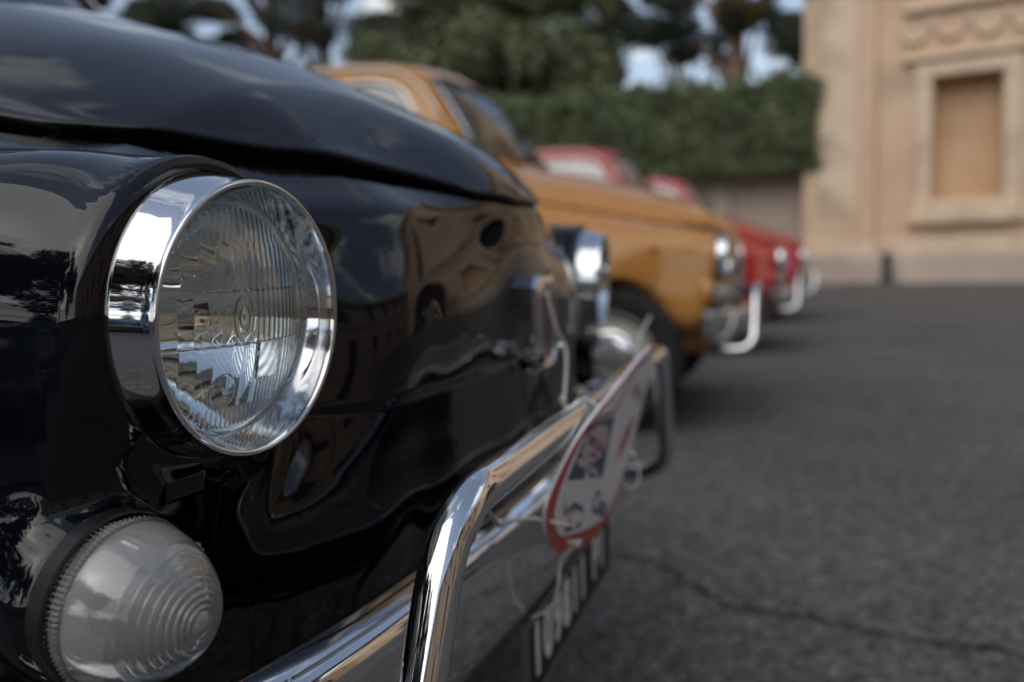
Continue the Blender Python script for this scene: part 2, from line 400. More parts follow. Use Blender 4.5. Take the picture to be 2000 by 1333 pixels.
# hood outline (y >= 0 half), from nose centre to the scuttle
HOOD_EDGE = [(.0095, 0), (.0072, .045), (-.0062, .098), (-.0237, .129), (-.0443, .160), (-.0700, .204), (-.1044, .263), (-.1291, .311), (-.157, .352), (-.192, .379), (-.229, .401), (-.34, .434), (-.50, .460), (-.66, .480), (-.79, .490)]
GAP_EDGE = [(.0110, 0), (.0088, .047), (-.0048, .1030), (-.0200, .1374), (-.0379, .1755), (-.0584, .228), (-.0900, .285), (-.1190, .328), (-.148, .364), (-.185, .390), (-.220, .411), (-.34, .444), (-.50, .469), (-.66, .488), (-.79, .498)]
_he = smooth_path([(p[0], p[1], 0) for p in HOOD_EDGE], 8)
HOOD_HALF = np.array([[v.x, v.y] for v in _he])
def hood_poly(half):
    r = half; l = r[::-1].copy(); l[:, 1] *= -1
    back = np.array([[-.80, .44], [-.806, .25], [-.81, 0], [-.806, -.25], [-.80, -.44]])
    return np.vstack([r, back, l[:-1]])
HPOLY = hood_poly(np.array([[v.x, v.y] for v in smooth_path([(p[0], p[1], 0) for p in GAP_EDGE], 8)]))
def poly_sd(P2, poly):
    d2 = np.full(len(P2), 1e9); ins = np.zeros(len(P2), bool)
    for a, b in zip(poly, np.roll(poly, -1, 0)):
        e = b - a
        if e @ e < 1e-14: continue
        w = P2 - a; t = np.clip((w @ e) / (e @ e), 0, 1); q = w - t[:, None] * e; d2 = np.minimum(d2, (q * q).sum(1))
        if a[1] != b[1]:
            c = (a[1] > P2[:, 1]) != (b[1] > P2[:, 1])
            ins ^= c & (P2[:, 0] < (b[0] - a[0]) * (P2[:, 1] - a[1]) / (b[1] - a[1]) + a[0])
    d = np.sqrt(d2); d[ins] *= -1; return d

def rounded(poly, r=.05, seg=6):
    poly = [(x, (z - .985) * 1.15 + .985 if z > .985 else z) for x, z in poly]; out = []; n = len(poly)
    for i in range(n):
        p0, p1, p2 = (Vector((*poly[i - 1], 0)), Vector((*poly[i], 0)), Vector((*poly[(i + 1) % n], 0)))
        a = (p0 - p1); b = (p2 - p1); d = min(r, a.length * .45, b.length * .45); A = p1 + a.normalized() * d; B = p1 + b.normalized() * d
        for k in range(seg + 1):
            t = k / seg; q = (1 - t) ** 2 * A + 2 * t * (1 - t) * p1 + t * t * B; out.append((q.x, q.y))
    return np.array(out)
WIN_F = rounded([(-.52, 1.005), (.52, 1.005), (.435, 1.275), (-.435, 1.275)], .07)           # (y, z)
WIN_R = rounded([(-.40, 1.06), (.40, 1.06), (.34, 1.25), (-.34, 1.25)], .06)
WIN_D = rounded([(-1.02, .975), (-1.185, 1.225), (-1.30, 1.262), (-1.655, 1.262), (-1.655, .975)], .05)   # (x, z)
WIN_Q = rounded([(-1.72, .985), (-1.72, 1.258), (-1.98, 1.245), (-2.14, 1.10), (-2.16, .985)], .05)

def body_mesh(hstep):
    """returns verts, normals, ring count"""
    K = np.array([-.62, 0, .56]); KR = np.array([-2.28, 0, .60])
    # arc-length spaced polar angle of the front cap
    al = np.radians(np.concatenate([np.linspace(.02, 89.9, 3000)]))
    rho = .33 * np.tanh(al / math.radians(15))
    lat = rho + .62 * np.tan(al); X = np.where(lat < .58, K[0] + .62, K[0] + (.58 - rho) / np.tan(al)); Y = np.minimum(lat, .58)
    arc = np.concatenate([[0], np.cumsum(np.hypot(np.diff(X), np.diff(Y)))])
    nF = int(arc[-1] / hstep); a_f = np.interp(np.linspace(0, arc[-1], nF), arc, al)
    nM = max(8, int(1.66 / (hstep * 3))); nR = max(10, int(arc[-1] / (hstep * 3)))
    a_r = np.interp(np.linspace(arc[-1], 0, nR), arc, al)
    nphi = int(2 * PI * .50 / hstep) // 2 * 2
    ph = 2 * PI * (np.arange(nphi) + .5) / nphi - PI / 2
    n = np.stack([np.zeros(nphi), np.cos(ph), np.sin(ph)], 1)
    nn = n.copy(); nn[:, 2] *= np.where(n[:, 2] > 0, .85, .75)
    rows = []
    for a in a_f: rows.append((K, a, 1))
    for t in np.linspace(0, 1, nM + 2)[1:-1]: rows.append((K + (KR - K) * t, PI / 2, 1))
    for a in a_r: rows.append((KR, a, -1))
    O = []; D = []
    for (k, a, s) in rows:
        r = .33 * math.tanh(a / math.radians(15))
        O.append(k + nn * r); D.append(n * math.sin(a) + np.array([s * math.cos(a), 0, 0]))
    O = np.concatenate(O); D = np.concatenate(D); D /= np.linalg.norm(D, axis=1, keepdims=True)
    P = cast(O, D, 1.35)
    Nn = grad(P)
    # the panel gap and recess under the hood
    msk = (P[:, 2] > .62) & (P[:, 0] > -.9)
    sd = np.full(len(P), 1.0); sd[msk] = poly_sd(P[msk][:, :2], HPOLY)
    dep = .016 * ss((.0022 - sd) / .0085)
    Pn = P - Nn * dep[:, None]
    nr = len(rows); i = np.arange(nr - 1)[:, None] * nphi; j = np.arange(nphi)[None]; j2 = (j + 1) % nphi
    F = np.stack([(i + j).ravel(), (i + j2).ravel(), (i + nphi + j2).ravel(), (i + nphi + j).ravel()], 1)
    # true normals where the recess bends the skin
    fnn = np.cross(Pn[F[:, 2]] - Pn[F[:, 0]], Pn[F[:, 3]] - Pn[F[:, 1]]); acc = np.zeros_like(Pn)
    for k in range(4): np.add.at(acc, F[:, k], fnn)
    acc /= np.maximum(np.linalg.norm(acc, axis=1, keepdims=True), 1e-12)
    if (acc * Nn).sum() < 0: acc = -acc
    w = ((dep > 1e-4) & (sd > -.03))[:, None]
    Nn = np.where(w, acc, Nn)
    return Pn, Nn, F, dep, nphi, nr

def in_windows(C):
    out = np.zeros(len(C), int)
    m = (C[:, 0] > -1.32) & (C[:, 2] > .98) & (np.abs(C[:, 1]) < .6) & (C[:, 0] > -.62 - (C[:, 2] - .80) * 1.15 - .10)
    if m.any(): q = poly_sd(C[m][:, 1:3], WIN_F) < 0; idx = np.where(m)[0][q]; out[idx] = 1
    m = (C[:, 0] < -2.05) & (C[:, 2] > 1.0)
    if m.any(): q = poly_sd(C[m][:, 1:3], WIN_R) < 0; idx = np.where(m)[0][q]; out[idx] = 2
    m = (np.abs(C[:, 1]) > .38) & (C[:, 2] > .95) & (C[:, 0] < -.95)
    for wi, poly in ((3, WIN_D), (5, WIN_Q)):
        q = poly_sd(C[m][:, [0, 2]], poly) < 0; idx = np.where(m)[0][q]
        out[idx] = np.where(C[idx, 1] > 0, wi, wi + 1)
    return out
def sub_mesh(name, P, N, F, material, parent, keepn=True, off=0.0):
    used = np.unique(F); mp = np.full(len(P), -1); mp[used] = np.arange(len(used))
    Q = P[used] + N[used] * off
    return mesh_obj(name, Q, mp[F], material, parent, True, N[used] if keepn else None)

def project(pts2, plane, side=1, off=0.0):
    """drop a 2D outline on the bodywork: plane 'yz' from the front (side 1) or rear (-1), 'xz' from the side"""
    pts2 = np.array(pts2); n = len(pts2)
    if plane == 'yz':
        O = np.stack([np.full(n, -1.7), pts2[:, 0], pts2[:, 1]], 1); D = np.tile([side * 1.0, 0, 0], (n, 1)); P = cast(O, D, 1.9, 90, False)
    elif plane == 'xz':
        O = np.stack([pts2[:, 0], np.full(n, 0.0), pts2[:, 1]], 1); D = np.tile([0, side * 1.0, 0], (n, 1)); P = cast(O, D, .9, 60, False)
    else:
        O = np.stack([pts2[:, 0], pts2[:, 1], np.full(n, .5)], 1); D = np.tile([0, 0, 1.0], (n, 1)); P = cast(O, D, 1.1, 60, False)
    return P + grad(P, arches=False) * off
def resample(poly, step=.02, closed=True):
    P = np.array(poly); Q = np.vstack([P, P[:1]]) if closed else P
    s = np.concatenate([[0], np.cumsum(np.hypot(*np.diff(Q, axis=0).T))]); n = max(8, int(s[-1] / step))
    t = np.linspace(0, s[-1], n, endpoint=not closed)
    return np.stack([np.interp(t, s, Q[:, 0]), np.interp(t, s, Q[:, 1])], 1)

def hood_part(material, parent, nu, nv):
    t = np.linspace(0, 1, nv); H = HOOD_HALF; s = np.concatenate([[0], np.cumsum(np.hypot(*np.diff(H, axis=0).T))]); s /= s[-1]
    s0 = .24                                     # arc share that belongs to the front edge
    tt = s0 + (1 - s0) * t; ex = np.interp(tt, s, H[:, 0]); ey = np.interp(tt, s, H[:, 1])
    eta = np.linspace(-1, 1, nu)
    # front row follows the outline's front edge, later rows straighten
    fx = np.interp(np.abs(eta) * s0, s, H[:, 0]); fy = np.interp(np.abs(eta) * s0, s, H[:, 1]) * np.sign(eta)
    backx = -.81 + .008 * eta ** 2
    X = np.zeros((nv, nu)); Y = np.zeros((nv, nu))
    for r in range(nv):
        w = (1 - t[r]); y = eta * ey[r]
        # centre line runs from nose to scuttle, edge stays on the outline
        xc = .0125 - (.0125 + .81) * t[r] ** 1.0
        q = np.abs(eta)
        X[r] = xc * (1 - q ** 2) + ex[r] * q ** 2
        Y[r] = y
        bl = w ** 10
        X[r] = X[r] * (1 - bl) + fx * bl; Y[r] = Y[r] * (1 - bl) + fy * bl
    X[-1] = backx
    P2 = np.stack([X.ravel(), Y.ravel()], 1); n = len(P2)
    O = np.stack([P2[:, 0], P2[:, 1], np.full(n, .55)], 1); P = cast(O, np.tile([0, 0, 1.0], (n, 1)), .6, 60, False)
    # nose is steep: push from a slanted ray instead where needed
    N = grad(P, arches=False); P = P + N * .0062
    P = P.reshape(nv, nu, 3); N = N.reshape(nv, nu, 3)
    V = list(P.reshape(-1, 3)); NN = list(N.reshape(-1, 3)); F = []
    for r in range(nv - 1):
        for c in range(nu - 1):
            a = r * nu + c; F.append((a, a + 1, a + nu + 1, a + nu))
    # rolled edge and flange
    loop = [(0, c) for c in range(nu)] + [(r, nu - 1) for r in range(1, nv)] + [(nv - 1, c) for c in range(nu - 2, -1, -1)] + [(r, 0) for r in range(nv - 2, 0, -1)]
    L = [r * nu + c for r, c in loop]; m = len(L); prev = L
    lp = np.array([V[i] for i in L]); ln = np.array([NN[i] for i in L])
    tan = np.roll(lp, -1, 0) - np.roll(lp, 1, 0); tan /= np.linalg.norm(tan, axis=1, keepdims=True)
    outw = np.cross(tan, ln); cen = lp.mean(0); sg = np.sign(((lp - cen) * outw).sum(1, keepdims=True)); outw *= sg
    for (o_, d_, wn) in ((.0013, -.0006, .75), (.0022, -.0022, .3), (.0024, -.006, .0), (.0015, -.013, -.05)):
        ring = lp + outw * o_ + ln * d_; nr_ = ln * wn + outw * (1 - abs(wn)); nr_ /= np.linalg.norm(nr_, axis=1, keepdims=True)
        st = len(V); V += list(ring); NN += list(nr_)
        cur = [st + k for k in range(m)]
        for k in range(m):
            l = (k + 1) % m; F.append((prev[k], prev[l], cur[l], cur[k]))
        prev = cur
    o = mesh_obj('hood', np.array(V), F, material, parent, True)
    bm = bmesh.new(); bm.from_mesh(o.data); bmesh.ops.recalc_face_normals(bm, faces=bm.faces)
    up = sum(f.normal.z for f in bm.faces)
    if up < 0: bmesh.ops.reverse_faces(bm, faces=bm.faces)
    bm.to_mesh(o.data); bm.free()
    o.data.normals_split_custom_set_from_vertices(np.array(NN).tolist())
    return o

# ------------------------------------------------------------------ lamps
def flute_height(y, z):
    """relief of the inner face of the fluted glass, metres (y to the car's left, z up)"""
    def cyl(u, pitch, amp):
        f = (u / pitch) % 1.0; return amp * (1 - (2 * f - 1) ** 2)
    h = np.zeros_like(y)
    up = z > .0145; mid = (z <= .0145) & (z > -.0135); lowr = z <= -.0135
    lean = y - .10 * (z - .0145) * 1.3
    h = np.where(up, np.where(y > -.004, cyl(lean + .0012, .0049, .00042), cyl(lean, .0100, .00036)), h)
    h = np.where(up & (z > .040), cyl(y - .25 * (z - .04), .0043, .0004), h)
    h = np.where(mid, np.where(y > .012, cyl(y + .001, .0049, .00042), cyl(y, .0085, .00038)), h)
    h = np.where(lowr, cyl(y + .002, .0098, .00034), h)
    pr = lowr & (y > .0125) & (y < .033) & (z > -.034)
    h = np.where(pr, .0014 + (z + .034) * .05, h)
    fine = lowr & (y > .0125) & (y <= .035) & (z <= -.034)
    h = np.where(fine, cyl(y + .12 * (z + .034), .0033, .00042), h)
    h = np.where(lowr & (y >= .033), cyl(y, .0042, .00045), h)
    h = np.where(lowr & (z < -.047), cyl(y + .15 * z, .0036, .0005), h)
    # bull's eye
    r = np.hypot((y + .002), (z - .000) * .62)
    h = np.where((r < .0078) & mid, cyl(r + .0003, .0040, .0007), h)
    # thin steps between the zones
    for zz in (.0145, -.0135):
        h = h + .0005 * np.exp(-((z - zz) / .0004) ** 2)
    h = h + .0005 * np.exp(-((np.hypot(y + .0125, z + .0375) - .0088) / .00045) ** 2)
    return h
def lens_mesh(name, parent, hi):
    R, RE, nt_ = .0608, .0634, (640 if hi else 120); nr_ = 170 if hi else 30
    bulge, t0, th = .0125, -.0190, .0042
    def outer(r): return t0 + bulge * (1 - (np.minimum(r, R) / R) ** 2)
    ang = 2 * PI * np.arange(nt_) / nt_; rr = np.linspace(0, R, nr_ + 1)[1:]
    V = [(float(outer(0)), 0, 0)]; F = []
    for r in list(rr) + [R + .0012, RE]:
        dx = 0 if r <= R else -.0012 * (r - R) / .001
        for a in ang: V.append((float(outer(r)) + dx * .4, r * math.cos(a), r * math.sin(a)))
    no = nr_ + 2; base2 = len(V); yy0 = flute_height(np.array([0.0]), np.array([0.0]))[0] if hi else 0
    V.append((float(outer(0)) - th - yy0, 0, 0))
    for r in list(rr) + [RE]:
        y = r * np.cos(ang); z = r * np.sin(ang); h = flute_height(y, z) * ss((R - .0015 - r) / .0015) if hi else 0 * y
        X = outer(r) - th - h
        for k in range(nt_): V.append((float(X[k]), float(y[k]), float(z[k])))
    ni = nr_ + 1
    for k in range(nt_):
        l = (k + 1) % nt_
        F.append((0, 1 + k, 1 + l)); F.append((base2, base2 + 1 + l, base2 + 1 + k))
        for i in range(no - 1):
            a = 1 + i * nt_; b = a + nt_; F.append((a + k, b + k, b + l, a + l))
        for i in range(ni - 1):
            a = base2 + 1 + i * nt_; b = a + nt_; F.append((a + k, a + l, b + l, b + k))
        a = 1 + (no - 1) * nt_; b = base2 + 1 + (ni - 1) * nt_; F.append((a + k, b + k, b + l, a + l))
    o = mesh_obj(name, V, F, M['lens'], parent); o.data.set_sharp_from_angle(angle=math.radians(50)); return o

def make_headlight(side, parent, hi):
    sy = side
    root = bpy.data.objects.new('headlight', None); link(root, parent)
    root.matrix_local = axis_matrix((0, sy * HLY, HLZ), (math.cos(.053), sy * math.sin(.08), -math.sin(.053)))
    n = 192 if hi else 48
    out = [(-.0410, .0740), (-.0405, .0772), (-.0380, .0782), (-.0352, .0779), (-.0335, .0771)]
    out += [(-.0280, .0762), (-.0210, .0749), (-.0150, .0740), (-.0090, .0732), (-.0040, .0723)]
    out += arc_prof((-.0018, .0710), .0016, 110, -70, 8)
    out += [(-.0030, .0690), (-.0040, .0687), (-.0080, .0676), (-.0120, .0662), (-.0160, .0645), (-.0190, .0632), (-.0215, .0628), (-.0235, .0632)]
    lathe('bezel', out, M['chrome'], root, n)
    g = [(-.046, .0760), (-.0435, .0830), (-.0400, .0856), (-.0355, .0846), (-.0335, .0812), (-.0345, .0780), (-.0400, .0760)]
    lathe('gasket', g, M['rubber'], root, n)
    ins = [(-.0240, .0636), (-.0280, .0630)]
    for i in range(22):
        r = .0622 * (1 - i / 21.5); ins.append((-.0290 - .050 * (1 - (r / .0622) ** 2), r))
    ins[-1] = (-.079, 0)
    lathe('reflector', ins, M['silver'], root, n)
    lens_mesh('lens', root, hi)
    if hi:
        cl_ = box('rim_clamp', (-.040, -side * .012 * 0 - .018, -.0905), (.010, .030, .014), M['navy'], root, .002)
        b = [(-.079, .0085), (-.050, .0085), (-.0495, .0070), (-.042, .0070)] + arc_prof((-.042, 0), .0070, 90, 0, 8)
        b[-1] = (-.035, 0); lathe('bulb', b, M['bulbg'], root, 40)
        bx = box('bulb_shield', (-.0465, 0, -.003), (.012, .010, .006), M['silver'], root, .0015)
        # moulded maker's lettering in the little ring, low on the glass
        cu = bpy.data.curves.new('lettering', 'FONT'); cu.body = 'forei'; cu.size = .0062; cu.align_x = 'CENTER'; cu.align_y = 'CENTER'
        cu.extrude = .00035; cu.bevel_depth = .00012; cu.resolution_u = 6
        t = bpy.data.objects.new('lettering', cu); link(t, root)
        xr = -.0190 + .0125 * (1 - (.0395 / .0612) ** 2) + .0001
        t.matrix_local = Matrix.Translation((xr, -.0125, -.0375)) @ Matrix(((0, 0, 1, 0), (1, 0, 0, 0), (0, 1, 0, 0), (0, 0, 0, 1))) @ Matrix.Rotation(.30, 4, 'Y') @ Matrix.Rotation(-.40, 4, 'X')
        t.data.materials.append(M['lens']); to_mesh(t)
    return root

def make_indicator(side, parent, hi):
    root = bpy.data.objects.new('indicator_lamp', None); link(root, parent)
    root.matrix_local = axis_matrix((-.0355, side * (INY + .002), INZ), (1, side * .10, -.10)) @ Matrix.Scale(1.06, 4)
    n = 288 if hi else 48
    def rib(t, r, a, k): return r - (.0007 if (k % 3 == 0) else 0)
    lathe('gasket', [(-.010, .030), (-.008, .0390), (.000, .0392), (.0010, .0380), (.000, .036)], M['rubber'], root, 96)
    lathe('lens_rim', [(.000, .0340), (.0005, .0382), (.0020, .0388), (.0075, .0378), (.0085, .0366), (.0080, .0350), (.0040, .0335)], M['clear'], root, n, fn=rib if hi else None)
    def tt(r): return .0085 + .0400 * (1 - (r / .0366) ** 2.3) ** .72
    pr = [(.0050, .0364), (.0085, .0363)] + [(tt(r), r) for r in (.0362, .0358, .0352, .0344, .0334, .0322, .0310, .0300)]
    r = .0300
    while r > .0075:
        r2 = r - .0027; t = tt(r)
        pr += [(t + .0009, r - .0003), (t + .0012, r - .0007), (tt(r2) - .0001, r2 + .0002), (tt(r2), r2)]
        r = r2
    t = tt(r) - .001
    pr += [(t + .0018, r - .0006), (t + .0028, r * .6), (t + .0032, r * .3), (t + .0033, 0)]
    inner = [(t + .0005, 0)] + [(tt(q) - .0030, q - .0016) for q in (.008, .013, .018, .023, .027, .031, .0345)] + [(.0100, .0345), (.0050, .0345)]
    lathe('lens_dome', pr + inner + [pr[0]], M['opal'], root, 192 if hi else 40, angle=math.radians(35))
    lathe('reflector_plate', [(.0015, .0345), (.0020, .030), (.0016, .016), (.0010, .0)], M['rim_white'], root, 64)
    lathe('bulb', [(.002, .0070), (.010, .0070), (.0105, .0060), (.014, .0080), (.020, .0085), (.025, .0055), (.0265, 0)], M['bulb_shade'], root, 32)
    if hi:
        for (a, rr) in ((math.radians(212), .0275), (math.radians(32), .0275)):
            c = (.0125, rr * math.cos(a), rr * math.sin(a))
            lathe('screw_post', [(-.010, .0028), (.0085, .0028), (.0088, .0018), (.0070, .0010), (.0070, 0)], M['chrome_soft'], root, 20, mw=Matrix.Translation(c))
        bm = bmesh.new(); add_box(bm, (0, 0, 0), (.005, .010, .009), .0018); o = bm_obj('side_lug', bm, M['opal'], root, True)
        a = math.radians(8); o.location = (.0045, -side * .0395 * math.cos(a), .0395 * math.sin(a) + .004)
        lathe('lug_screw', [(0, .0024), (.0018, .0022), (.0022, .0012), (.0016, 0)], M['chrome_soft'], root, 16, mw=Matrix.Translation((.007, -side * .0410, .0100)))
    return root
M['rim_white'] = mat('lamp_white_reflector', (.80, .81, .80), .25)
M['bulb_shade'] = mat('bulb_smoked', (.10, .09, .08), .15, 0, Transmission_Weight=.4)

# ------------------------------------------------------------------ wheels, bumper and the rest of the car
def make_wheel(x, side, parent, ang=0.0, hi=False):
    root = bpy.data.objects.new('wheel', None); link(root, parent)
    root.matrix_local = axis_matrix((x, side * .530, .257), (math.sin(ang), side * math.cos(ang), 0))
    R = .257
    tp = [(-.060, .160), (-.064, .190), (-.066, .220), (-.058, .243), (-.045, .2525)]
    for t in (-.034, -.012, .012, .034):
        tp += [(t - .008, .2560), (t - .0005, .2565), (t, .2495), (t + .0025, .2495), (t + .003, .2565)]
    tp += [(.045, .2525), (.058, .243), (.066, .220), (.0655, .214), (.0675, .210), (.0645, .200), (.064, .190), (.060, .162), (.052, .158)]
    lathe('tyre', tp, M['tyre'], root, 72, angle=math.radians(30))
    lathe('rim', [(-.058, .158), (-.05, .150), (.045, .150), (.056, .160), (.060, .163), (.060, .158), (.050, .150), (.036, .146), (.030, .135), (.034, .120), (.040, .105), (.036, .09), (.030, 0)], M['rim'], root, 60)
    lathe('hubcap', [(.036, .097), (.042, .0985), (.047, .095), (.050, .085), (.0515, .070), (.056, .062), (.060, .050), (.062, .035), (.063, .018), (.0635, 0)], M['hub'], root, 60)
    return root

def blade_mesh(name, plan, sec, material, parent):
    """sweep a vertical section (out, z) along a plan path"""
    P = [Vector((p[0], p[1], 0)) for p in plan]; V = []; F = []; m = len(sec)
    for i, p in enumerate(P):
        a = P[max(0, i - 1)]; b = P[min(len(P) - 1, i + 1)]; t = (b - a).normalized(); nrm = Vector((t.y, -t.x, 0))
        if nrm.x < 0 and abs(nrm.x) > .05: nrm = -nrm
        for (o_, z) in sec: q = p + nrm * o_; V.append((q.x, q.y, z))
    for i in range(len(P) - 1):
        for k in range(m - 1):
            a = i * m + k; F.append((a, a + 1, a + m + 1, a + m))
    o = mesh_obj(name, V, F, material, parent)
    bm = bmesh.new(); bm.from_mesh(o.data); bmesh.ops.recalc_face_normals(bm, faces=bm.faces); bm.to_mesh(o.data); bm.free()
    o.data.set_sharp_from_angle(angle=math.radians(50)); return o

def make_bumper(parent, hi):
    plan = smooth_path([(-.075, -.612, 0), (-.035, -.590, 0), (.005, -.540, 0), (.026, -.470, 0), (.040, -.36, 0), (.052, -.20, 0), (.057, 0, 0),
                        (.052, .20, 0), (.040, .36, 0), (.026, .470, 0), (.005, .540, 0), (-.035, .590, 0), (-.075, .612, 0)], 8)
    z1, z0 = .426, .330
    sec = [(-.020, z1 - .010), (-.019, z1 - .003), (-.015, z1), (-.010, z1 - .0006), (-.004, z1 - .0022), (.0020, z1 - .0044), (.0024, z1 - .0058), (.0034, z1 - .0060), (.0080, z1 - .0080), (.0106, z1 - .0110), (.0122, z1 - .0165), (.0128, z1 - .026),
           (.0130, z1 - .040), (.0126, (z0 + z1) / 2 - .006), (.0112, z0 + .022), (.0085, z0 + .012), (.003, z0 + .004), (-.004, z0), (-.012, z0 + .002), (-.016, z0 + .008)]
    b = blade_mesh('front_bumper', [(p.x, p.y) for p in plan], sec, M['chrome'], parent)
    for s in (-1, 1):
        lathe('bolt', [(0, .0150), (.002, .0155), (.0045, .0140), (.0075, .0110), (.0100, .0065), (.0110, 0)], M['chrome'], b, 40,
              mw=axis_matrix((.0405, s * .478, .397), (1, s * .18, .15)))
        lathe('bumper_bracket', [(-.16, .0175), (-.045, .0175), (-.0445, .0215), (-.043, .0218), (.020, .0218)], M['bracket'], parent, 40,
              mw=Matrix.Translation((.0, s * .470, .390)))
    pth = fillet_path([(-.030, -.530, .285), (.086, -.530, .285), (.090, -.422, .4965), (.090, .422, .4965), (.086, .530, .285), (-.030, .530, .285)],
                      [.055, .075, .075, .055], 16)
    # the cross tube is bowed slightly forwards and its verticals are straight
    pth = [Vector((p.x + .012 * max(0, 1 - (p.y / .44) ** 2) * (1 if p.z > .48 else 0), p.y, p.z)) for p in pth]
    q = []
    for a, c in zip(pth[:-1], pth[1:]):
        k = max(1, int((c - a).length / .03))
        for i in range(k): q.append(a.lerp(c, i / k))
    q.append(pth[-1])
    q = [Vector((p.x + (.012 * (1 - (p.y / .40) ** 2) if (abs(p.y) < .40 and p.z > .48) else 0) * 0, p.y, p.z)) for p in q]
    tube('bumper_hoop', q, .0126, M['chrome'], parent, 40 if hi else 16)
    return b
M['bracket'] = noise_mat('passivated_bracket', (.10, .13, .09), (.20, .13, .08), 18, .35, metal=.8, c3=(.05, .14, .10), s3=9)

def make_badge(parent):
    w, h, d, ch = .034, .047, .026, .012
    def octo(w, h, c): return [(-w + c, -h), (w - c, -h), (w, -h + c), (w, h - c), (w - c, h), (-w + c, h), (-w, h - c), (-w, -h + c)]
    V = []; F = []; rings = [(octo(w + .001, h + .001, ch), 0), (octo(w + .001, h + .001, ch), d * .70), (octo(w - .001, h - .001, ch), d * .88), (octo(w - .006, h - .006, ch * .85), d), (octo(w - .008, h - .008, ch * .8), d - .003)]
    for pts, x in rings: V += [(x, p[0], p[1]) for p in pts]
    for i in range(len(rings) - 1):
        for k in range(8):
            l = (k + 1) % 8; F.append((i * 8 + k, i * 8 + l, i * 8 + 8 + l, i * 8 + 8 + k))
    o = mesh_obj('nose_badge', V, F, M['chrome'], parent, False); o.matrix_local = Matrix.Translation((.0085, 0, .570)) @ Matrix.Rotation(.0, 4, 'Y')
    n0 = len(rings) * 8 - 8
    f = mesh_obj('badge_face', [(d - .0028, p[0] * 1, p[1]) for p in octo(w - .0075, h - .0075, ch * .8)], [tuple(range(8))], M['badge_red'], o, False)
    for i in range(4):
        box('badge_bar', (d - .0018, -.018 + .012 * i, 0), (.0015, .0022, .056), M['chrome_soft'], o, .0004)
    lathe('badge_stud', [(0, .0085), (.006, .0085), (.010, .006), (.0115, 0)], M['chrome'], o, 24, mw=Matrix.Translation((-.0005, 0, -.048)))
    return o
M['badge_red'] = mat('badge_dark_red', (.16, .022, .014), .15, 0, Coat_Weight=1.0)  # dark red with a clear coat, used on the badge face

def text_obj(name, s, size, m4, material, parent, extrude=.0004, bold=0.0, sx=1.0, font=None):
    cu = bpy.data.curves.new(name, 'FONT'); cu.body = s; cu.size = size; cu.align_x = 'CENTER'; cu.align_y = 'CENTER'; cu.extrude = extrude; cu.offset = bold; cu.resolution_u = 4
    o = bpy.data.objects.new(name, cu); link(o, parent); o.matrix_local = m4 @ Matrix.Diagonal((sx, 1, 1, 1)); o.data.materials.append(material); return to_mesh(o)
FRONT = Matrix(((0, 0, 1, 0), (1, 0, 0, 0), (0, 1, 0, 0), (0, 0, 0, 1)))      # text plane facing +X, reading from -Y to +Y
M['plate_black'] = mat('plate_black', (.008, .008, .010), .6)
M['plate_white'] = mat('plate_white', (.80, .81, .79), .4)
M['plate_frame'] = mat('plate_frame_metal', (.30, .28, .25), .35, 1.0)
def make_plate(parent, txt):
    r = box('number_plate', (.055, -.012, .2900), (.004, .338, .066), M['plate_black'], parent, .0015)
    for z in (-.0352, .0352): box('plate_frame', (.0015, 0, z), (.009, .352, .0040), M['plate_frame'], r, .001)
    for y in (-.174, .174): box('plate_frame', (.0015, y, 0), (.008, .0040, .0660), M['plate_frame'], r, .001)
    x = -.138
    for ch in txt:
        if ch != ' ':
            text_obj('plate_character', ch, .066, Matrix.Translation((.0026, x, -.001)) @ FRONT, M['plate_white'], r, .0008, .0014, .86)
        x += .0355 if ch != ' ' else .030
    return r

def trim_loop(name, poly, plane, side, r, off, material, parent, step=.02, n=8):
    P = project(resample(poly, step), plane, side, off)
    return tube(name, [tuple(p) for p in P], r, material, parent, n, True)

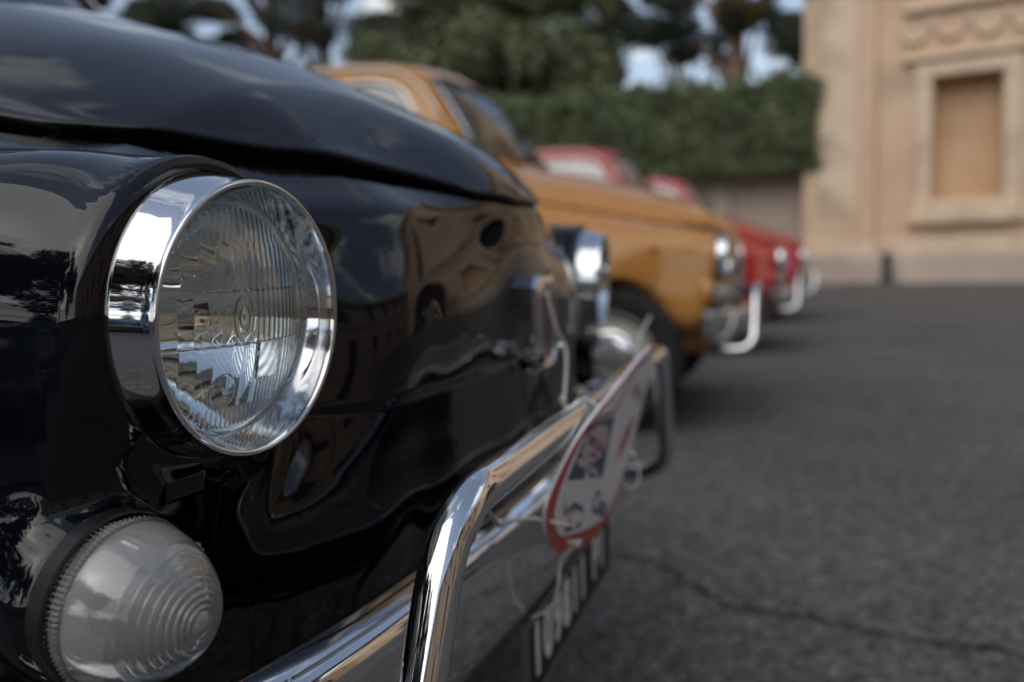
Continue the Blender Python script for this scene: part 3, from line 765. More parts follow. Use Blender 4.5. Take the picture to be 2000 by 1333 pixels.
def make_car(hstep, hi, paint_mat, plate):
    root = bpy.data.objects.new('parked_car', None); COL.objects.link(root)
    P, N, F, dep, nphi, nr = body_mesh(hstep)
    C = P[F].mean(1)
    fn = np.cross(P[F[:, 1]] - P[F[:, 0]], P[F[:, 2]] - P[F[:, 0]])
    if (np.einsum('ij,ij->i', fn, N[F].mean(1)).mean()) < 0: F = F[:, ::-1]
    wi = in_windows(C)
    body = sub_mesh('body', P, N, F[wi == 0], paint_mat, root)
    # faces deep in the hood recess are coloured dark for the gap's shade
    recess_dark = (dep[F].min(1) > .0125)[wi == 0]
    body.data.materials.append(M['dark'])
    body.data.polygons.foreach_set('material_index', recess_dark.astype(np.int32))
    deep = N.copy()
    # glass panes
    names = {1: 'windscreen', 2: 'rear_window', 3: 'door_window', 4: 'door_window', 5: 'quarter_window', 6: 'quarter_window'}
    for k, nm in names.items():
        if (wi == k).any(): sub_mesh(nm, P, N, F[wi == k], M['window'], root, True, -.003)
    trim_loop('windscreen_seal', WIN_F, 'yz', 1, .0085, .002, M['rubber'], root)
    trim_loop('windscreen_trim', WIN_F, 'yz', 1, .0035, .009, M['chrome_soft'], root)
    trim_loop('rear_window_seal', WIN_R, 'yz', -1, .0085, .002, M['rubber'], root)
    for s in (-1, 1):
        trim_loop('door_window_trim', WIN_D, 'xz', s, .0085, .003, M['chrome_soft'], root)
        trim_loop('quarter_window_trim', WIN_Q, 'xz', s, .0085, .003, M['rubber'], root)
        g = smooth_path([(x, (z - .985) * 1.15 + .985, 0) for x, z in ((-1.03, 1.12), (-1.10, 1.21), (-1.17, 1.262), (-1.26, 1.298), (-1.5, 1.318), (-1.9, 1.30), (-2.15, 1.21), (-2.28, 1.08))], 8)
        gp = project([(v.x, v.y) for v in g], 'xz', s, .006)
        tube('drip_rail', [tuple(p) for p in gp], .0075, M['trim_' + ('navy' if hi else 'light')], root, 8)
        # door shut lines and handle
        dl = smooth_path([(-.93, .985, 0), (-.905, .80, 0), (-.90, .50, 0), (-.93, .33, 0), (-1.2, .30, 0), (-1.62, .30, 0), (-1.69, .36, 0), (-1.70, .60, 0), (-1.69, .96, 0)], 8)
        dp = project([(v.x, v.y) for v in dl], 'xz', s, .0004)
        tube('door_gap', [tuple(p) for p in dp], .0028, M['dark'], root, 6)
        hp = project([(-1.60, .79), (-1.56, .79), (-1.50, .79), (-1.46, .79)], 'xz', s, .0)
        hp = [Vector(p) + Vector((0, s * q, 0)) for p, q in zip(hp, (.0, .022, .022, .0))]
        tube('door_handle', [tuple(p) for p in hp], .006, M['chrome_soft'], root, 8)
        sp = project([(-.245, .635)], 'xz', s, .0)[0]
        lathe('side_repeater', [(-.002, .013), (.004, .0135), (.008, .011), (.011, .006), (.0115, 0)], M['amber'], root, 24, mw=axis_matrix(tuple(sp), (.35, s, 0)))
        st = project([(x, .235 + .02 * 0) for x in np.linspace(-.72, -1.9, 12)], 'xz', s, .004)
        tube('sill_trim', [tuple(p) for p in st], .007, M['chrome_soft'], root, 8)
    hood_part(paint_mat, root, 121 if hi else 61, 161 if hi else 61)
    for s in (-1, 1): make_headlight(s, root, hi); make_indicator(s, root, hi)
    make_bumper(root, hi); make_badge(root)
    make_plate(root, plate)
    for x in (-.400, -2.235):
        for s in (-1, 1): make_wheel(x, s, root, 0.0)
    # wipers
    for y0 in (-.10, .30):
        a = project([(y0, .995), (y0 - .12, 1.03), (y0 - .30, 1.055)], 'yz', 1, .012)
        tube('wiper', [tuple(p) for p in smooth_path([tuple(q) for q in a], 5)], .0045, M['rubber'], root, 8)
    # rear bumper and lamps
    plan = smooth_path([(-2.72, -.60, 0), (-2.86, -.54, 0), (-2.935, -.40, 0), (-2.955, 0, 0), (-2.935, .40, 0), (-2.86, .54, 0), (-2.72, .60, 0)], 8)
    sec = [(.0, .43), (-.008, .425), (-.012, .40), (-.012, .37), (-.008, .345), (0, .34)]
    blade_mesh('rear_bumper', [(p.x, p.y) for p in plan], sec, M['chrome_soft'], root)
    for s in (-1, 1):
        q = project([(s * .43, .62)], 'yz', -1, 0)[0]
        bm = bmesh.new(); add_box(bm, (0, 0, 0), (.05, .07, .12), .015); o = bm_obj('tail_lamp', bm, M['tail'], root, True); o.location = (q[0] - .008, q[1], q[2])
    # cabin: floor, dash, seats, wheel
    def ibox(nm, c, s, m, bv=.02): return box(nm, c, s, m, root, bv)
    ibox('cabin_floor', (-1.35, 0, .24), (2.30, .96, .03), M['dark'], .0)
    ibox('inner_bulkhead', (-.80, 0, .58), (.03, .90, .62), M['dark'], .0)
    ibox('rear_bulkhead', (-2.05, 0, .58), (.03, .90, .62), M['dark'], .0)
    ibox('dashboard', (-.90, 0, .90), (.12, 1.00, .10), paint_mat, .02)
    for s in (-1, 1):
        ibox('front_seat', (-1.42, s * .25, .50), (.42, .44, .14), M['seat'], .04)
        b = ibox('seat_back', (-1.62, s * .25, .76), (.12, .44, .50), M['seat'], .05); b.rotation_euler = (0, -.22, 0)
    ibox('rear_seat', (-1.98, 0, .72), (.14, 1.0, .42), M['seat'], .04)
    a = [Vector((-1.13 + .075 * math.cos(t) * .6, .25 + .17 * math.sin(t), .92 + .155 * math.cos(t))) for t in np.linspace(0, 2 * PI, 33)[:-1]]
    tube('steering_wheel', [tuple(p) for p in a], .009, M['rubber'], root, 8, True)
    tube('steering_column', [(-.90, .25, .84), (-1.13, .25, .92)], .015, M['rubber'], root, 8)
    return root
M['trim_navy'] = M['navy']
M['trim_light'] = mat('drip_rail_bright', (.62, .58, .52), .3, .6)
M['tail'] = mat('tail_lamp_red', (.35, .01, .01), .15, 0, Coat_Weight=1.0)

PARTS_ONLY = globals().get('PARTS_ONLY', False)
near = make_car(.0042, True, M['navy'], '109811 PI')
tag(near, 'glossy midnight blue small saloon filling the left foreground, rally sign tied to its bumper hoop', 'car', 'classic small cars parked in a row')
far = make_car(.0115, False, M['orange'], '428816 PI')
tag(far, 'ochre orange small saloon standing beside the midnight blue car', 'car', 'classic small cars parked in a row')
SLOPE = .016
GY = [-60, 0, 2.7, 4.4, 6.4, 8.0, 9.5, 14.8, 60]; GZ = [-.9, 0, .043, .036, .036, .060, .090, .238, 1.1]      # gentle fall of the paving
def place(root, x, y, rz=0.0):
    root.location = (x, y, float(np.interp(y, GY, GZ)) + .004); root.rotation_euler = (.004, 0, rz)
place(far, .084, 2.679)
def recolour(root, frm, to):
    for o in root.children_recursive:
        for sl in getattr(o, 'material_slots', []):
            if sl.material == frm: sl.link = 'OBJECT'; sl.material = to
for (x, y, rz, key, lab) in ((.27, 5.35, .0, 'red', 'orange-red small saloon parked between the ochre car and the crimson car'),
                             (.46, 8.0, .0, 'crimson', 'crimson small saloon parked at the far end of the row of cars')):
    c = copy_tree(far); place(c, x, y, rz); recolour(c, M['orange'], M[key]); c['label'] = lab

# ------------------------------------------------------------------ rally card and its cable ties
M['card_white'] = noise_mat('card_white_print', (.84, .86, .89), (.88, .89, .90), 30, .30)
M['card_red'] = mat('card_red_print', (.50, .035, .022), .32)
M['card_blue'] = mat('card_blue_print', (.012, .030, .12), .32)
M['card_pink'] = mat('card_badge_print', (.60, .50, .54), .32)
M['card_maroon'] = mat('card_maroon_print', (.20, .012, .03), .32)
C_M = Matrix(((.04, .1958, .9798, .108), (.9992, -.0078, -.0392, 0), (0, .9806, -.196, .45), (0, 0, 0, 1)))
def slab(name, pts, z0, th, material, parent, m4=None, curved=True):
    n = len(pts); V = [(p[0], p[1], z0) for p in pts] + [(p[0], p[1], z0 + th) for p in pts]
    F = [tuple(range(n - 1, -1, -1)), tuple(range(n, 2 * n))] + [(i, (i + 1) % n, n + (i + 1) % n, n + i) for i in range(n)]
    o = mesh_obj(name, V, F, material, parent, False)
    if m4 is not None: o.matrix_local = m4
    return o
def band(name, pts, w, z, th, material, parent, closed=False):
    P = [Vector((p[0], p[1])) for p in pts]; m = len(P); L = []; R_ = []
    for i in range(m):
        a = P[i - 1] if (i or closed) else P[i]; b = P[(i + 1) % m] if (i < m - 1 or closed) else P[i]; t = (b - a).normalized(); nn = Vector((-t.y, t.x)) * (w / 2)
        L.append(P[i] + nn); R_.append(P[i] - nn)
    V = [(p.x, p.y, z + th) for p in L + R_]; F = [(i, i + 1, m + i + 1, m + i) for i in range(m - 1)]
    if closed: F.append((m - 1, 0, m, 2 * m - 1))
    o = mesh_obj(name, V, F, material, parent, False); return o
OUT = [(-.1442, .0543), (-.194, .043), (-.2279, .0276), (-.2516, .0114), (-.2576, -.0028), (-.2413, -.0279), (-.2012, -.054), (-.1551, -.0689), (-.0737, -.0874), (-.0229, -.0877), (.0132, -.0763), (.0397, -.055), (.0541, -.0354), (.0662, -.0033), (.0823, .0346), (.0908, .0802), (.0699, .09), (.0261, .0856), (-.0186, .0785), (-.0856, .065)]
OUT = [(v.x, v.y) for v in smooth_path([(p[0], p[1], 0) for p in OUT], 6, True)]
card = bpy.data.objects.new('rally_card', None); COL.objects.link(card); card.matrix_world = C_M
tag(card, 'white and red car-shaped rally card tied to the chrome hoop of the midnight blue car', 'sign')
slab('card_base', OUT, -.0015, .0025, M['card_white'], card)
slab('card_border', [(p[0] * .996, p[1] * .994) for p in OUT], .0011, .0004, M['card_red'], card)
INN = [(-.1400, .0500), (-.176, .0410), (-.205, .0265), (-.2270, .0063), (-.2335, -.0099), (-.2261, -.0224), (-.2033, -.0381), (-.158, -.0512), (-.0878, -.0665), (-.033, -.0738), (.0049, -.0656), (.0340, -.046), (.0490, -.0300), (.0610, -.0003), (.0770, .0356), (.0850, .0770), (.0690, .0850), (.0261, .0810), (-.0186, .0740), (-.0856, .0605)]
INN = [(v.x, v.y) for v in smooth_path([(p[0], p[1], 0) for p in INN], 6, True)]
slab('card_panel', INN, .0016, .0004, M['card_white'], card)
slab('blue_panel', [(-.1697, .0469), (-.2138, .0109), (-.0782, -.0199), (-.0749, .0380)], .0021, .0003, M['card_blue'], card)
cog = []
for k in range(48):
    a = 2 * PI * k / 48; r = 1.0 + (.07 if (k // 2) % 2 else 0); u_, v_ = r * math.cos(a), r * math.sin(a)
    cog.append((-.1345 + .046 * u_ + .010 * v_, .0235 - .0085 * u_ + .0150 * v_))
slab('round_emblem', cog, .0025, .0002, M['card_pink'], card)
def cm(x, y, z=.0026, k=.45):
    return Matrix(((.975, k, 0, x), (-.222, .86, 0, y), (0, 0, 1, z), (0, 0, 0, 1)))
text_obj('emblem_lettering', '500 CLUB', .0115, cm(-.1345, .0235, .0029), M['card_maroon'], card, .0001, .0002, 1.35)
text_obj('emblem_lettering', 'ITALIA', .0060, cm(-.1370, .0140, .0029), M['card_maroon'], card, .0001, .0001, 1.2)
text_obj('panel_lettering', "D'EPOCA ITALIA", .0075, cm(-.1480, .0050, .0026), M['card_white'], card, .0001, .0002, 1.7)
text_obj('panel_lettering', '500', .0075, cm(-.1480, -.0020, .0026), M['card_white'], card, .0001, .0003, 1.6)
band('house_emblem', [(-.2079, -.0090), (-.2024, -.0205), (-.1766, -.0195), (-.138, -.0350), (-.1337, -.0500), (-.1923, -.0372)], .0042, .0021, .0002, M['card_blue'], card)
text_obj('emblem_letter', 'C', .0210, cm(-.1760, -.0310, .0022), M['card_red'], card, .0001, .0002, 1.5)
text_obj('card_lettering', 'Casa', .0300, cm(-.0640, -.0520, .0022), M['card_blue'], card, .0001, .0006, 1.35)
text_obj('card_lettering', 'www.', .0100, cm(-.1530, -.0600, .0017), M['card_white'], card, .0002, .0002, 1.7)
band('roofline_stripe', [(-.175, .0430), (-.1398, .0470), (-.076, .0425), (-.0627, .0492), (-.0305, .0646), (-.0064, .0750), (.0464, .0815)], .0030, .0021, .0002, M['card_maroon'], card)
slab('red_flash', [(-.0205, -.0183), (-.0133, .0015), (.017, .0173), (.0324, .02), (.0248, -.0008), (.0029, -.0127)], .0021, .0002, M['card_red'], card)
for k in range(5): box('card_motif', (.000 + .014 * k, .050 - .004 * k + .006 * (k % 2), .0022), (.007, .012, .0003), M['card_maroon'], card, rz=-.5)
def tie(pts, head, r=.0017, label=''):
    o = tube('cable_tie', [tuple(p) for p in smooth_path(pts, 8)], r, M['plastic_w'], None, 8)
    bm = bmesh.new(); add_box(bm, head, (.0060, .0062, .0056), .0016); bm_obj('tie_head', bm, M['plastic_w'], o, True)
    return tag(o, label, 'cable tie', 'cable ties holding the rally card')
def ring_pts(c, r, u, v, a0, a1, n=9):
    return [tuple(Vector(c) + Vector(u) * (r * math.cos(t)) + Vector(v) * (r * math.sin(t))) for t in np.linspace(a0, a1, n)]
hz = .4955
t1 = [(.040, -.028, .600), (.047, -.022, .565), (.056, -.020, .542), (.074, -.098, .514), (.0765, -.118, .506)] + ring_pts((.097, -.122, hz), .0138, (1, 0, 0), (0, 0, 1), 2.7, -.5, 6) + [(.112, -.100, .484), (.109, -.098, .474)]
tie(t1, (.0775, -.119, .508), label='white cable tie looped over the hoop tube beneath the nose badge')
t2 = [(.075, -.352, .484), (.068, -.300, .458), (.060, -.252, .433), (.058, -.235, .430), (.064, -.236, .432), (.085, -.240, .436), (.105, -.242, .434), (.109, -.215, .424)]
tie(t2, (.0600, -.250, .434), label='white cable tie running from the hoop across the bumper top to the card')
t3 = [(.078, .405, .550), (.083, .315, .540), (.088, .225, .527), (.093, .190, .515)] + ring_pts((.099, .185, hz), .0138, (1, 0, 0), (0, 0, 1), 2.2, -.5, 6)
tie(t3, (.0895, .205, .522), .0019, label='white cable tie at the far end of the card with its long tail sticking up')
t4 = [(.108, -.190, .405), (.100, -.188, .398), (.090, -.186, .385), (.086, -.184, .360), (.078, -.180, .342), (.060, -.178, .330)]
tie(t4, (.104, -.189, .402), label='white cable tie hanging from the lower corner of the card to the number plate')
t5 = [(.112, .045, .425)] + ring_pts((.100, .055, .412), .024, (0, .6, .8), (.6, .3, -.7), 0, 5.2, 12)
tie(t5, (.110, .046, .424), .0015, label='white cable tie curling in a loose loop below the far half of the card')
bm = bmesh.new(); bmesh.ops.create_uvsphere(bm, u_segments=20, v_segments=12, radius=.0042)
sph = bm_obj('clip_stud', bm, M['chrome'], near, True); sph.location = (.050, -.018, .546)

# ------------------------------------------------------------------ ground
def ground_z(x, y): return float(np.interp(y, GY, GZ))
def asphalt_mat():
    m = mat('asphalt', (.05, .05, .05), .82); nt, b = nodes(m); N = nt.nodes.new; L = nt.links.new
    tc = N('ShaderNodeTexCoord')
    def noi(s, d=5):
        n = N('ShaderNodeTexNoise'); n.inputs['Scale'].default_value = s; n.inputs['Detail'].default_value = d; L(tc.outputs['Object'], n.inputs['Vector']); return n
    v = N('ShaderNodeTexVoronoi'); v.inputs['Scale'].default_value = 130; L(tc.outputs['Object'], v.inputs['Vector'])
    r = N('ShaderNodeValToRGB'); L(v.outputs['Color'], r.inputs[0])
    e = r.color_ramp.elements; e[0].position = .1; e[0].color = (.026, .026, .027, 1); e[1].position = .95; e[1].color = (.185, .182, .175, 1)
    n1 = noi(1.1); n2 = noi(34, 3); r1 = N('ShaderNodeValToRGB'); r1.color_ramp.elements[0].position = .3; r1.color_ramp.elements[1].position = .72
    r1.color_ramp.elements[0].color = (.72, .72, .72, 1); r1.color_ramp.elements[1].color = (1.15, 1.13, 1.10, 1); L(n1.outputs['Fac'], r1.inputs[0])
    r2 = N('ShaderNodeValToRGB'); r2.color_ramp.elements[0].position = .3; r2.color_ramp.elements[1].position = .7
    r2.color_ramp.elements[0].color = (.55, .55, .55, 1); r2.color_ramp.elements[1].color = (1.45, 1.45, 1.45, 1); L(n2.outputs['Fac'], r2.inputs[0])
    m1 = N('ShaderNodeMix'); m1.data_type = 'RGBA'; m1.blend_type = 'MULTIPLY'; m1.inputs['Factor'].default_value = 1; L(r.outputs[0], m1.inputs['A']); L(r1.outputs[0], m1.inputs['B'])
    m2 = N('ShaderNodeMix'); m2.data_type = 'RGBA'; m2.blend_type = 'MULTIPLY'; m2.inputs['Factor'].default_value = 1; L(m1.outputs['Result'], m2.inputs['A']); L(r2.outputs[0], m2.inputs['B'])
    L(m2.outputs['Result'], b.inputs['Base Color'])
    bp = N('ShaderNodeBump'); bp.inputs['Distance'].default_value = .004; bp.inputs['Strength'].default_value = 1; L(v.outputs['Distance'], bp.inputs['Height']); L(bp.outputs[0], b.inputs['Normal'])
    return m
M['asphalt'] = asphalt_mat()
G = []
gx = [-600, -200, -60, -20, 0, 20, 60, 200, 600]; gy = [-600, -200] + list(GY) + [200, 600]
V = [(x, y, ground_z(x, y)) for y in gy for x in gx]; n = len(gx)
mesh_obj('ground', V, [(r * n + c, r * n + c + 1, (r + 1) * n + c + 1, (r + 1) * n + c) for r in range(len(gy) - 1) for c in range(n - 1)], M['asphalt'], None, False)['kind'] = 'structure'
M['crack'] = mat('tar_crack', (.020, .020, .020), .8)
def crack(pts, w0, w1):
    P = smooth_path([(p[0], p[1], 0) for p in pts], 10); L = []; R_ = []
    for i, p in enumerate(P):
        a = P[max(0, i - 1)]; b = P[min(len(P) - 1, i + 1)]; t = (b - a).normalized(); nn = Vector((-t.y, t.x, 0)); j = (random.random() - .5) * .02
        w = w0 + (w1 - w0) * i / len(P) + random.random() * .006; q = p + nn * j
        for S, k in ((L, 1), (R_, -1)): e = q + nn * w * k; S.append((e.x, e.y, ground_z(e.x, e.y) + .004))
    m = len(P); mesh_obj('asphalt_crack', L + R_, [(i, m + i, m + i + 1, i + 1) for i in range(m - 1)], M['crack'], None, False)['kind'] = 'structure'

crack([(-.12, .93), (-.03, .875), (.03, .85), (.10, .755), (.17, .69), (.24, .672), (.32, .662), (.40, .632), (.51, .605), (.62, .60), (.80, .52), (1.05, .50)], .0012, .0022)

# ------------------------------------------------------------------ palace front, garden wall and hedge
RZ = math.atan2(-.22, .975)
FC = Vector((.62, 14.86, .238))
M['stucco'] = noise_mat('ochre_stucco', (.60, .41, .27), (.70, .515, .36), .9, .85, bump=.003, bscale=14, detail=9, c3=(.50, .36, .25), s3=.8)
M['stone'] = noise_mat('travertine_trim', (.63, .485, .34), (.72, .585, .43), 1.6, .8, bump=.003, bscale=18, detail=9, c3=(.46, .34, .24), s3=1.1)
M['niche'] = noise_mat('blind_window_plaster', (.53, .335, .185), (.62, .42, .26), 1.3, .85, detail=7, bump=.002, bscale=12)
M['pinkwall'] = noise_mat('pink_grey_render', (.46, .37, .31), (.56, .46, .38), 1.2, .85, bump=.003, bscale=10, detail=8, c3=(.40, .31, .27), s3=.8)
M['doorwood'] = noise_mat('dark_gate_wood', (.022, .014, .010), (.040, .025, .016), 4, .6)
M['iron'] = mat('cast_iron', (.05, .05, .052), .5, .3)
M['shutter'] = noise_mat('brown_shutters', (.07, .045, .03), (.09, .06, .04), 8, .6)
pal = thing('palace', 'ochre stuccoed palace front with stone pilasters and a framed blind window', 'building', tuple(FC), (0, 0, RZ))
def pb(name, x0, x1, z0, z1, y0, y1, m, bevel=.012):
    """local box: x along the front, y negative towards the square"""
    return box(name, ((x0 + x1) / 2, (y0 + y1) / 2, (z0 + z1) / 2), (x1 - x0, y1 - y0, z1 - z0), m, pal, bevel)
HT = 10.5
# wall with openings: built of strips round niches, windows and gate
def wall_grid(x0, x1, z0, z1, holes, th=.6):
    xs = sorted({x0, x1, *[h[0] for h in holes], *[h[1] for h in holes]}); zs = sorted({z0, z1, *[h[2] for h in holes], *[h[3] for h in holes]})
    bm = bmesh.new()
    for a, b in zip(xs[:-1], xs[1:]):
        run = None
        for c, d in zip(zs[:-1], zs[1:]):
            mx, mz = (a + b) / 2, (c + d) / 2
            if any(h[0] < mx < h[1] and h[2] < mz < h[3] for h in holes): continue
            vs_ = [bm.verts.new(p) for p in ((a, 0, c), (b, 0, c), (b, 0, d), (a, 0, d))]; bm.faces.new(vs_)
    for h in holes:
        for (p, q) in (((h[0], h[2]), (h[0], h[3])), ((h[0], h[3]), (h[1], h[3])), ((h[1], h[3]), (h[1], h[2])), ((h[1], h[2]), (h[0], h[2]))):
            bm.faces.new([bm.verts.new(v) for v in ((p[0], 0, p[1]), (q[0], 0, q[1]), (q[0], h[4], q[1]), (p[0], h[4], p[1]))])
    for (p, q) in (((x0, 0), (x0, 8)), ((x0, 8), (x1, 8)), ((x1, 8), (x1, 0))):
        bm.faces.new([bm.verts.new(v) for v in ((p[0], p[1], z0), (q[0], q[1], z0), (q[0], q[1], z1), (p[0], p[1], z1))])
    bm.faces.new([bm.verts.new(v) for v in ((x0, 0, z1), (x1, 0, z1), (x1, 8, z1), (x0, 8, z1))])
    bmesh.ops.remove_doubles(bm, verts=bm.verts, dist=.0005); bmesh.ops.recalc_face_normals(bm, faces=bm.faces)
    return bm_obj('wall', bm, M['stucco'], pal)
cols = [2.0, 5.4]
holes = [(x, x + .95, 1.32, 3.24, .42) for x in cols] + [(8.1, 12.1, -.3, 4.6, 1.2)]
holes += [(x, x + .95, 5.75, 7.85, .30) for x in cols + [9.62]]
wall_grid(0, 15.2, -.6, HT, holes)
for i, x in enumerate(cols):
    pb('blind_panel', x, x + .95, 1.32, 3.24, .40, .44, M['niche'], 0)
    fr = pb('window_surround', x - .27, x - .03, 1.10, 3.46, -.09, .02, M['stone'], .02); pb('window_surround', x + .98, x + 1.22, 1.10, 3.46, -.09, .02, M['stone'], .02)
    pb('window_lintel', x - .03, x + .98, 3.24, 3.46, -.088, .02, M['stone'], .02); pb('window_sill', x - .36, x + 1.31, .92, 1.10, -.17, .02, M['stone'], .025)
    pb('window_surround', x - .03, x + .98, 1.10, 1.30, -.086, .02, M['stone'], .02)
    # carved panel above
    pb('panel_moulding', x - .45, x + 1.40, 3.50, 3.60, -.14, .02, M['stone'], .03); pb('panel_moulding', x - .45, x + 1.40, 4.27, 4.38, -.14, .02, M['stone'], .03)
    for k in range(4):
        xc = x - .30 + .52 * k
        arcp = [(xc + .23 * math.cos(t), -.035, 4.16 + .34 * math.sin(t)) for t in np.linspace(PI, 2 * PI, 12)]
        tube('swag', arcp, [.020 + .022 * math.sin(PI * q / 11) for q in range(12)], M['stone'], pal, 8)
        if k < 3:
            lathe('rosette', [(-.01, .07), (.02, .075), (.045, .05), (.03, .025), (.05, .012), (.052, 0)], M['stone'], pal, 12, mw=axis_matrix((xc + .26, -.01, 4.12), (0, -1, 0)))
for x in cols + [9.62]:
    pb('shutter', x + .02, x + .47, 5.77, 7.83, .10, .14, M['shutter'], .004); pb('shutter', x + .48, x + .93, 5.77, 7.83, .10, .14, M['shutter'], .004)
    pb('window_surround', x - .20, x - .002, 5.6, 8.05, -.07, .02, M['stone'], .015); pb('window_surround', x + .952, x + 1.15, 5.6, 8.05, -.07, .02, M['stone'], .015)
    pb('window_lintel', x, x + .95, 7.85, 8.05, -.068, .02, M['stone'], .015); pb('window_sill', x - .3, x + 1.25, 5.50, 5.60, -.16, .02, M['stone'], .015)
    pb('window_cornice', x - .3, x + 1.25, 8.10, 8.28, -.22, .02, M['stone'], .02)
# corner pilaster, its ledges, and later ones
for x0 in (.0, 3.72, 13.2):
    pb('pilaster', x0, x0 + 1.15, .66, HT - .8, -.10, .01, M['stucco'], .012)
    pb('pilaster_panel', x0 + .26, x0 + .88, 1.15, HT - 1.3, -.118, -.10, M['stone'], .012)
    pb('pilaster_base', x0 - .06, x0 + 1.21, .28, .66, -.15, .01, M['stone'], .02); pb('pilaster_capital', x0 - .05, x0 + 1.2, HT - .8, HT - .4, -.16, .01, M['stone'], .02)
for (a, b) in ((-.04, 7.6), (12.6, 15.2)): pb('plinth', a, b, -.5, .45, -.20, .02, M['pinkwall'], .03)
for (a, b) in ((1.25, 3.65), (4.95, 7.5)): pb('dado', a, b, .45, .70, -.06, .02, M['stone'], .02)
pb('string_course', -.08, 15.2, 4.85, 5.10, -.18, .02, M['stone'], .03); pb('cornice', -.15, 15.2, HT - .4, HT - .1, -.40, .02, M['stone'], .05); pb('cornice', -.25, 15.2, HT - .1, HT + .18, -.62, .02, M['stone'], .05)
# arched gate: stone ring and timber leaves
gp_ = [(10.1 + 2.0 * math.cos(t), 2.6 + 2.0 * math.sin(t)) for t in np.linspace(0, PI, 17)]
for i in range(16):
    a, b = gp_[i], gp_[i + 1]; c = (10.1, 2.6); k = 1.22
    o1 = (c[0] + (a[0] - c[0]) * k, c[1] + (a[1] - c[1]) * k); o2 = (c[0] + (b[0] - c[0]) * k, c[1] + (b[1] - c[1]) * k)
    V = [(x, y, z) for y in (-.13, .05) for (x, z) in (a, b, o2, o1)]
    o = mesh_obj('arch_stone', V, [(0, 1, 2, 3), (7, 6, 5, 4), (0, 4, 5, 1), (1, 5, 6, 2), (2, 6, 7, 3), (3, 7, 4, 0)], M['stone'], pal, False)
bm = bmesh.new()
for i in range(16):
    a, b = gp_[i], gp_[i + 1]; bm.faces.new([bm.verts.new((p[0], .0, p[1])) for p in (a, b, (b[0], 4.62), (a[0], 4.62))])
bm_obj('arch_spandrel', bm, M['stucco'], pal)
pb('gate_jamb', 7.66, 8.10, -.3, 2.6, -.14, .02, M['stone'], .02); pb('gate_jamb', 12.10, 12.54, -.3, 2.6, -.14, .02, M['stone'], .02)
pb('gate_leaf', 8.11, 10.09, -.2, 4.6, 1.0, 1.06, M['doorwood'], .01); pb('gate_leaf', 10.11, 12.09, -.2, 4.6, 1.0, 1.06, M['doorwood'], .01)

bol = thing('bollard', 'dark cast iron bollard standing against the plinth of the ochre palace', 'bollard', tuple(FC + Matrix.Rotation(RZ, 3, 'Z') @ Vector((1.38, -.40, 0))), (0, 0, 0))
lathe('bollard_post', [(-.05, .12), (.02, .12), (.04, .085), (.10, .075), (.36, .068), (.38, .080), (.41, .080), (.43, .062), (.47, .055), (.50, .03), (.51, 0)], M['iron'], bol, 24, mw=Matrix.Rotation(-PI / 2, 4, 'Y'))

gw = thing('garden_wall', 'low pinkish rendered garden wall running behind the cars below the hedge', 'wall', (0, 15.2, 0))
WZ = ground_z(0, 15.2)
WX = np.arange(-26.0, .5, 2.1)
for i, x in enumerate(WX):
    box('wall_panel', (x + 1.05, .25, (WZ + 2.14) / 2), (2.09, .34, 2.14 - WZ + .2), M['pinkwall'], gw, .01)
    box('wall_pier', (x, .19, (WZ + 2.2) / 2), (.30, .44, 2.2 - WZ + .2), M['pinkwall'], gw, .015)
    box('wall_cap', (x + 1.05, .25, 2.22), (2.096, .50, .09), M['stone'], gw, .015)

# ------------------------------------------------------------------ foliage
def leaf_mat(name, a, b, c):
    m = noise_mat(name, a, b, 1.2, .55, detail=4, c3=c, s3=2.4, Transmission_Weight=0.0); nt, p = nodes(m); p.inputs['Subsurface Weight'].default_value = 0
    return m
M['leaf_olive'] = leaf_mat('olive_green_leaves', (.125, .145, .070), (.20, .22, .105), (.085, .105, .055))
M['leaf_hedge'] = leaf_mat('hedge_leaves', (.13, .165, .080), (.22, .26, .125), (.095, .125, .062))
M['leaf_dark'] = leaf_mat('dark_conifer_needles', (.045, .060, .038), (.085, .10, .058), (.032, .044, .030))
M['leaf_warm'] = leaf_mat('yellowing_conifer', (.10, .085, .025), (.16, .10, .025), (.05, .06, .02))
M['bark'] = noise_mat('brown_bark', (.075, .042, .028), (.13, .075, .05), 6, .9, bump=.02, bscale=14)
M['bark_pink'] = noise_mat('pinkish_pine_bark', (.24, .15, .115), (.36, .23, .18), 5, .9, bump=.02, bscale=12)
def leaves(P, size, rngl, aspect=.55, up=0.3):
    """P (n,3) centres -> verts, faces of small pointed quads"""
    n = len(P); a = rngl.normal(size=(n, 3)); a /= np.linalg.norm(a, axis=1, keepdims=True)
    b = rngl.normal(size=(n, 3)); b -= a * (a * b).sum(1, keepdims=True); b /= np.linalg.norm(b, axis=1, keepdims=True)
    s = size * (.6 + .8 * rngl.random((n, 1))); a = a * s; b = b * s * aspect
    V = np.stack([P - a, P - b * 1, P + a, P + b], 1).reshape(-1, 3)
    F = np.arange(4 * n).reshape(n, 4); return V, F
def crown_points(clumps, n, rngl, shell=.55):
    """clumps: list of (x,y,z,r,flat)"""
    c = np.array([k[:3] for k in clumps]); r = np.array([k[3] for k in clumps]); fl = np.array([k[4] if len(k) > 4 else .75 for k in clumps])
    w = r ** 2; idx = rngl.choice(len(c), n, p=w / w.sum()); d = rngl.normal(size=(n, 3)); d /= np.linalg.norm(d, axis=1, keepdims=True)
    q = r[idx] * (shell + (1 - shell) * rngl.random(n)) * (.85 + .3 * rngl.random(n)); P = c[idx] + d * q[:, None] * np.stack([np.ones(n), np.ones(n), fl[idx]], 1)
    return P
